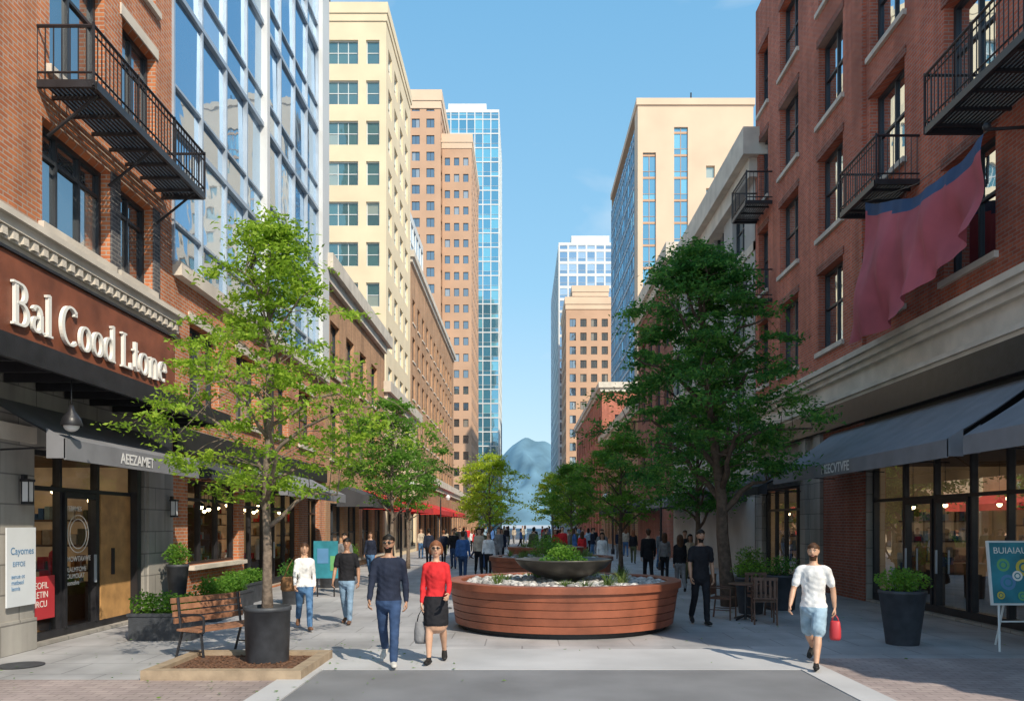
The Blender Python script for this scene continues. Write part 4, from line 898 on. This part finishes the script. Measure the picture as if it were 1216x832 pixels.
    nv=len(em.vertices); V=np.empty(nv*3); em.vertices.foreach_get('co',V); V=V.reshape(-1,3)
    n=len(em.polygons); C=np.empty(n*3); em.polygons.foreach_get('center',C); C=C.reshape(-1,3)
    best=np.full(n,1e9); mk=np.zeros(n,int); pk=np.zeros(n,int); keys=[]
    for pi,(pts,ra,rb,side,m) in enumerate(prims):
        if m not in keys: keys.append(m)
        ki=keys.index(m)
        for i in range(len(pts)-1):
            a=np.array(pts[i]);c=np.array(pts[i+1]); ab=c-a; L2=(ab**2).sum()+1e-12
            t=np.clip(((C-a)@ab)/L2,0,1); d=C-(a+t[:,None]*ab); r1=ra[i]+(ra[i+1]-ra[i])*t; r2=rb[i]+(rb[i+1]-rb[i])*t
            if side is not None:
                sd=np.array(side); u=d@sd; rest=d-np.outer(u,sd); v=np.linalg.norm(rest,axis=1); dist=(np.sqrt((u/r1)**2+(v/r2)**2)-1)*np.minimum(r1,r2)
            else: dist=np.linalg.norm(d,axis=1)-r1
            mm=dist<best; best[mm]=dist[mm]; mk[mm]=ki; pk[mm]=pi
    kt,kb,ks=keys.index(top),keys.index(bot),keys.index(skin)
    if bottom=='skirt':
        hem=.985; mk[(C[:,2]>.585)&np.isin(pk,legp)]=kb; mk[(C[:,2]<.555)&(mk==kb)]=ks
    mk[(pk==0)&(C[:,2]<hem)]=kb; mk[(mk==kb)&(C[:,2]>hem)]=kt; mk[(pk==0)&(C[:,2]>1.478)]=ks
    if beard:
        hc=C-np.array([0,hy,0]); lx=hc[:,0]*cs+hc[:,1]*sn; lyy=hc[:,1]*cs-hc[:,0]*sn
        sel=(hc[:,2]<1.622)&(hc[:,2]>1.535)&(lyy<-.02)&(mk==ks)&~((np.abs(lx)<.02)&(hc[:,2]>1.6)&(hc[:,2]<1.615)); mk[sel]=keys.index(hair)
    faces=[tuple(p.vertices) for p in em.polygons]
    cl=np.zeros(nv,bool)
    for f,m in zip(faces,mk):
        if m==kt or m==kb:
            for x in f: cl[x]=True
    amp=.0016*(np.sin(V[:,2]*75+V[:,0]*38+np.sin(V[:,1]*30)*2)+np.sin(V[:,2]*41-V[:,0]*60+V[:,1]*25)+1.2*np.sin(V[:,0]*55+V[:,2]*12)); ctr=np.stack([V[:,0]*.3,V[:,1]*.0,V[:,2]],1); dv=V-ctr; dv/=np.linalg.norm(dv,axis=1)[:,None]+1e-9
    V=V+dv*(amp*cl)[:,None]
    R=MB(); R.v=[tuple(x) for x in V]; R.f=faces; R.k=keys[:]; R.m=[int(x) for x in mk]
    bpy.data.meshes.remove(em)
    if hands:
        for q in (-1,1):
            R.ball(hp(q*.028,-.084,1.68),(.0105,.007,.005),'eye',8,6); R.ball(hp(q*.028,-.0895,1.68),.0046,'pupil',6,4)
            R.tube([hp(q*.013,-.093,1.696),hp(q*.03,-.09,1.699),hp(q*.046,-.077,1.694)],.004,hair,5)
            if glasses:
                R.ball(hp(q*.03,-.093,1.678),(.025,.008,.017),'pupil',10,6); R.tube([hp(q*.05,-.088,1.682),hp(q*.077*k_,-.04,1.684),hp(q*.08*k_,.01,1.682)],.0035,'pupil',5)
        if glasses: R.tube([hp(-.012,-.098,1.683),hp(.012,-.098,1.683)],.0035,'pupil',5)
        R.tube([hp(-.022,-.078,1.61),hp(0,-.087,1.608),hp(.022,-.078,1.61)],[.003,.0055,.003],'lip',6)
        for wr,d,q in hnd:
            hb=MB(); inn=Vector((-q,0,0)); inn=(inn-d*inn.dot(d)).normalized(); fw=d.cross(inn)
            if fw.y>0: fw=-fw
            hb.tube([wr-d*.01,wr+d*.03,wr+d*.07,wr+d*.092],[.024,.034,.041,.038],skin,10,[.018,.015,.014,.012],fw,True,True)
            for k,(ln,of) in enumerate(((.068,.03),(.078,.0105),(.073,-.0095),(.056,-.028))):
                p=wr+d*(.085-.004*abs(k-1))+fw*of; pts=[p-d*.02]; an=.25*curl; pts.append(p)
                for seg,f in enumerate((.45,.32,.23)):
                    an+= .32*curl; dr=(d*math.cos(an)+inn*math.sin(an)); p=p+dr*ln*f; pts.append(p)
                hb.tube(pts,[.009,.0092,.0086,.0078,.0066],skin,7,None,None,True,True)
            p=wr+d*.022+fw*.022; t1=(d*.6+fw*.7+inn*.3).normalized(); t2=(d*.9+fw*.25+inn*.45).normalized(); hb.tube([p,p+t1*.032,p+t1*.032+t2*.03,p+t1*.032+t2*.052],[.0125,.0115,.0095,.008],skin,8,None,None,True,True)
            b0=len(R.v); R.v+=hb.v; ki=R.mi(skin); R.f+=[tuple(b0+x for x in f) for f in hb.f]; R.m+=[ki]*len(hb.f)
    R.v=[((x)*s,(y)*s,(z-zmin)*s) for x,y,z in R.v]
    ob=R.obj(name,None,True); ob.location=loc; ob.rotation_euler=(0,0,math.radians(rot))
    hw=[((w.x)*s,(w.y)*s,(w.z-zmin)*s,q) for w,d,q in hnd]
    return ob,[Vector(h[:3])+d*.1*s for h,(w,d,q) in zip(hw,hnd)],s
def bag(p,c,sz,mk,strap=None,name='handbag',smk=None):
    b=MB(); x,y,z=c; w,d,h=sz
    pr=[(w*.42,0),(w*.5,.15*h),(w*.5,.55*h),(w*.42,.9*h),(w*.38,h)]
    b.tube([(x,y,z+q[1]) for q in pr],[q[0] for q in pr],mk,12,[d*.5,d*.55,d*.5,d*.3,d*.12],(1,0,0),True,False)
    if strap:
        sx,sy,sz_=strap; b.tube([(x-w*.3,y,z+h*.95),((x+sx)/2-w*.2,(y+sy)/2,(z+h+sz_)/2),(sx,sy,sz_),((x+sx)/2+w*.2,(y+sy)/2,(z+h+sz_)/2),(x+w*.3,y,z+h*.95)],.008,smk or mk,6)
    o=b.obj(name); o.parent=p
    for f in o.data.polygons: f.use_smooth=True
person('man',(-1.82,10.9,.02),4,1.79,top=navy,bot=denim,shoe=shoew,hair=hblk,skin='skin2',legs=((14,4),(-16,26)),arms=((-12,9,18),(10,9,22)),beard=True,glasses=True,head=-8)
o,h,s=person('woman',(-1.2,11.15,.02),-2,1.7,True,top=red,bot=blk,shoe=shoeb,hair=hbrn,legs=((-12,18),(12,5)),arms=((10,10,55),(-4,9,12)),bottom='skirt',glasses=True,head=6)
bag(o,(h[1].x,h[1].y,h[1].z-.46),(.2,.12,.3),gryc,(h[1].x,h[1].y,h[1].z),smk=blk)
o,h,s=person('man',(3.95,10.85,.012),-28,1.73,top=whitec,bot=lblue,shoe=shoeb,hair=hbr2,skin='skin',legs=((26,4),(-20,36)),arms=((-18,14,15),(12,16,20)),sleeve='short',bottom='shorts',head=0,beard=True)
bag(o,(h[0].x,h[0].y,h[0].z-.34),(.15,.1,.26),'p_red',(h[0].x,h[0].y,h[0].z),'shopping_bag')
person('man',(3.46,15.5,.01),6,1.83,top=blk,bot=blk,shoe=shoeb,hair=hblk,skin='skin2',legs=((10,4),(-12,18)),arms=((-8,10,18),(10,10,15)),sleeve='short',beard=True)
o,h,s=person('woman',(-4.0,14.7,.01),20,1.62,True,top=whitec,bot=mden,shoe=shoebr,hair=hbr2,legs=((20,5),(-22,22)),arms=((-16,8,35),(14,8,25)),longhair=True)
bag(o,(-.27,.02,.72),(.3,.14,.26),brn,(-.17,.0,1.36))
person('man',(-3.42,15.6,.01),-4,1.66,top=blk,bot=lden,shoe=shoebr,hair=hblk,skin='skin2',legs=((8,4),(-10,14)),arms=((-6,12,15),(6,12,15)),sleeve='short',head=10)
mid=[('man',4.1,26,1.8,blk,blk,180),('woman',4.9,27.5,1.65,gryc,blk,170),('woman',5.5,26.2,1.62,beige,olive,10),('man',5.8,28.5,1.75,blk,gryc,0),('woman',2.9,29,1.65,whitec,lblue,5),
('man',-5.0,22.5,1.7,gryc,denim,0),('woman',-5.5,29,1.68,navy,mden,0),('man',-2.0,27,1.72,blue,denim,180),('woman',4.5,22.8,1.65,blk,gryc,180),('man',3.3,33,1.75,gryc,denim,0),('woman',2.7,36,1.65,red,denim,180),('man',-3.0,35,1.75,blk,denim,0),('man',-1.0,38,1.75,navy,blk,0)]
for nme,x,y,H,t,bt,ro in mid:
    person(nme,(x,y,.004),ro,H,nme=='woman',top=t,bot=bt,hair=rnd.choice([hblk,hbr2]),skin=rnd.choice(['skin','skin2']),legs=((rnd.uniform(5,20),4),(-rnd.uniform(5,18),18)),arms=((-10,8,15),(10,8,15)),longhair=nme=='woman',vox=.02)
tops=[blk,navy,gryc,whitec,red,beige,blue,olive,lblue]; bots=[denim,blk,mden,gryc,olive]
rr=random.Random(21)
for i in range(75):
    y=rr.uniform(30,85); x=rr.uniform(-5.8,6.4)
    if abs(x-.8)<2.0 and y<36: x=rr.choice([-2.5,3.8])+rr.uniform(-.6,.9)
    f=rr.random()<.5
    person('woman' if f else 'man',(x,y,.004),rr.choice([0,180,10,170,90]),rr.uniform(1.6,1.85),f,top=rr.choice(tops),bot=rr.choice(bots),hair=rr.choice([hblk,hbr2,hbrn]),legs=((rr.uniform(4,20),4),(-rr.uniform(4,18),16)),arms=((-10,8,15),(10,8,15)),longhair=f,vox=.033,hands=False)
person('woman',(9.7,15.9,.03),60,1.68,True,top=lblue,bot=mden,hair=hbr2,legs=((2,2),(-2,2)),arms=((0,8,30),(0,8,20)),longhair=True,vox=.02)

# ---------------- light, world, camera ----------------
sd=Vector((.42,-.66,.66)).normalized(); el=math.asin(sd.z); az=math.atan2(sd.x,sd.y)
ld=bpy.data.lights.new('sun','SUN'); ld.energy=5.0; ld.angle=math.radians(.5); ld.color=(1,.89,.72); lo=bpy.data.objects.new('sun',ld); sc.collection.objects.link(lo)
lo.rotation_euler=(-sd).to_track_quat('-Z','Y').to_euler(); lo.location=(20,-20,30)
w=bpy.data.worlds.new('World'); sc.world=w; w.use_nodes=True; nt=w.node_tree; L=nt.links.new; bg=nt.nodes['Background']
sky=N(nt,'ShaderNodeTexSky'); sky.sky_type='NISHITA'; sky.sun_disc=False; sky.sun_elevation=el; sky.sun_rotation=az; sky.air_density=1.0; sky.dust_density=1.5; sky.ozone_density=1.2
tc=N(nt,'ShaderNodeTexCoord')
# bright summer haze, paler toward the horizon
sp=N(nt,'ShaderNodeSeparateXYZ'); L(tc.outputs['Generated'],sp.inputs[0]); gr=N(nt,'ShaderNodeValToRGB'); ge=gr.color_ramp.elements
ge[0].position=0; ge[0].color=(.66,.84,.93,1); ge[1].position=.75; ge[1].color=(.11,.44,.82,1); x=ge.new(.28); x.color=(.32,.68,.94,1)
L(sp.outputs[2],gr.inputs['Fac']); sc_=N(nt,'ShaderNodeVectorMath',operation='SCALE'); sc_.inputs['Scale'].default_value=8.0; L(gr.outputs['Color'],sc_.inputs[0])
hz=mixc(nt,fac=.62); L(sky.outputs[0],hz.inputs[6]); L(sc_.outputs[0],hz.inputs[7])
mp=N(nt,'ShaderNodeMapping'); mp.inputs['Scale'].default_value=(2.2,1.2,3.2); mp.inputs['Rotation'].default_value=(.3,.5,.2); nz=N(nt,'ShaderNodeTexNoise'); nz.inputs['Scale'].default_value=1.7; nz.inputs['Detail'].default_value=8; nz.inputs['Distortion'].default_value=.6
L(tc.outputs['Generated'],mp.inputs[0]); L(mp.outputs[0],nz.inputs['Vector']); rp=N(nt,'ShaderNodeMapRange'); rp.inputs['From Min'].default_value=.54; rp.inputs['From Max'].default_value=.78; rp.inputs['To Max'].default_value=.6
L(nz.outputs['Fac'],rp.inputs['Value']); mx=mixc(nt); L(rp.outputs['Result'],mx.inputs[0]); L(hz.outputs[2],mx.inputs[6]); mx.inputs[7].default_value=(6.6,6.8,7,1); L(mx.outputs[2],bg.inputs['Color'])
bg.inputs['Strength'].default_value=.15
cd=bpy.data.cameras.new('camera'); cam=bpy.data.objects.new('camera',cd); sc.collection.objects.link(cam); cam.location=(0,0,CZ); cam.rotation_euler=(math.radians(90),0,0)
cd.sensor_width=36; cd.lens=950/1216*36; cd.shift_x=-12/1216; cd.shift_y=206/1216; cd.clip_end=9000; cd.clip_start=.05
sc.camera=cam
sc.view_settings.view_transform='Standard'; sc.view_settings.look='None'; sc.view_settings.exposure=0
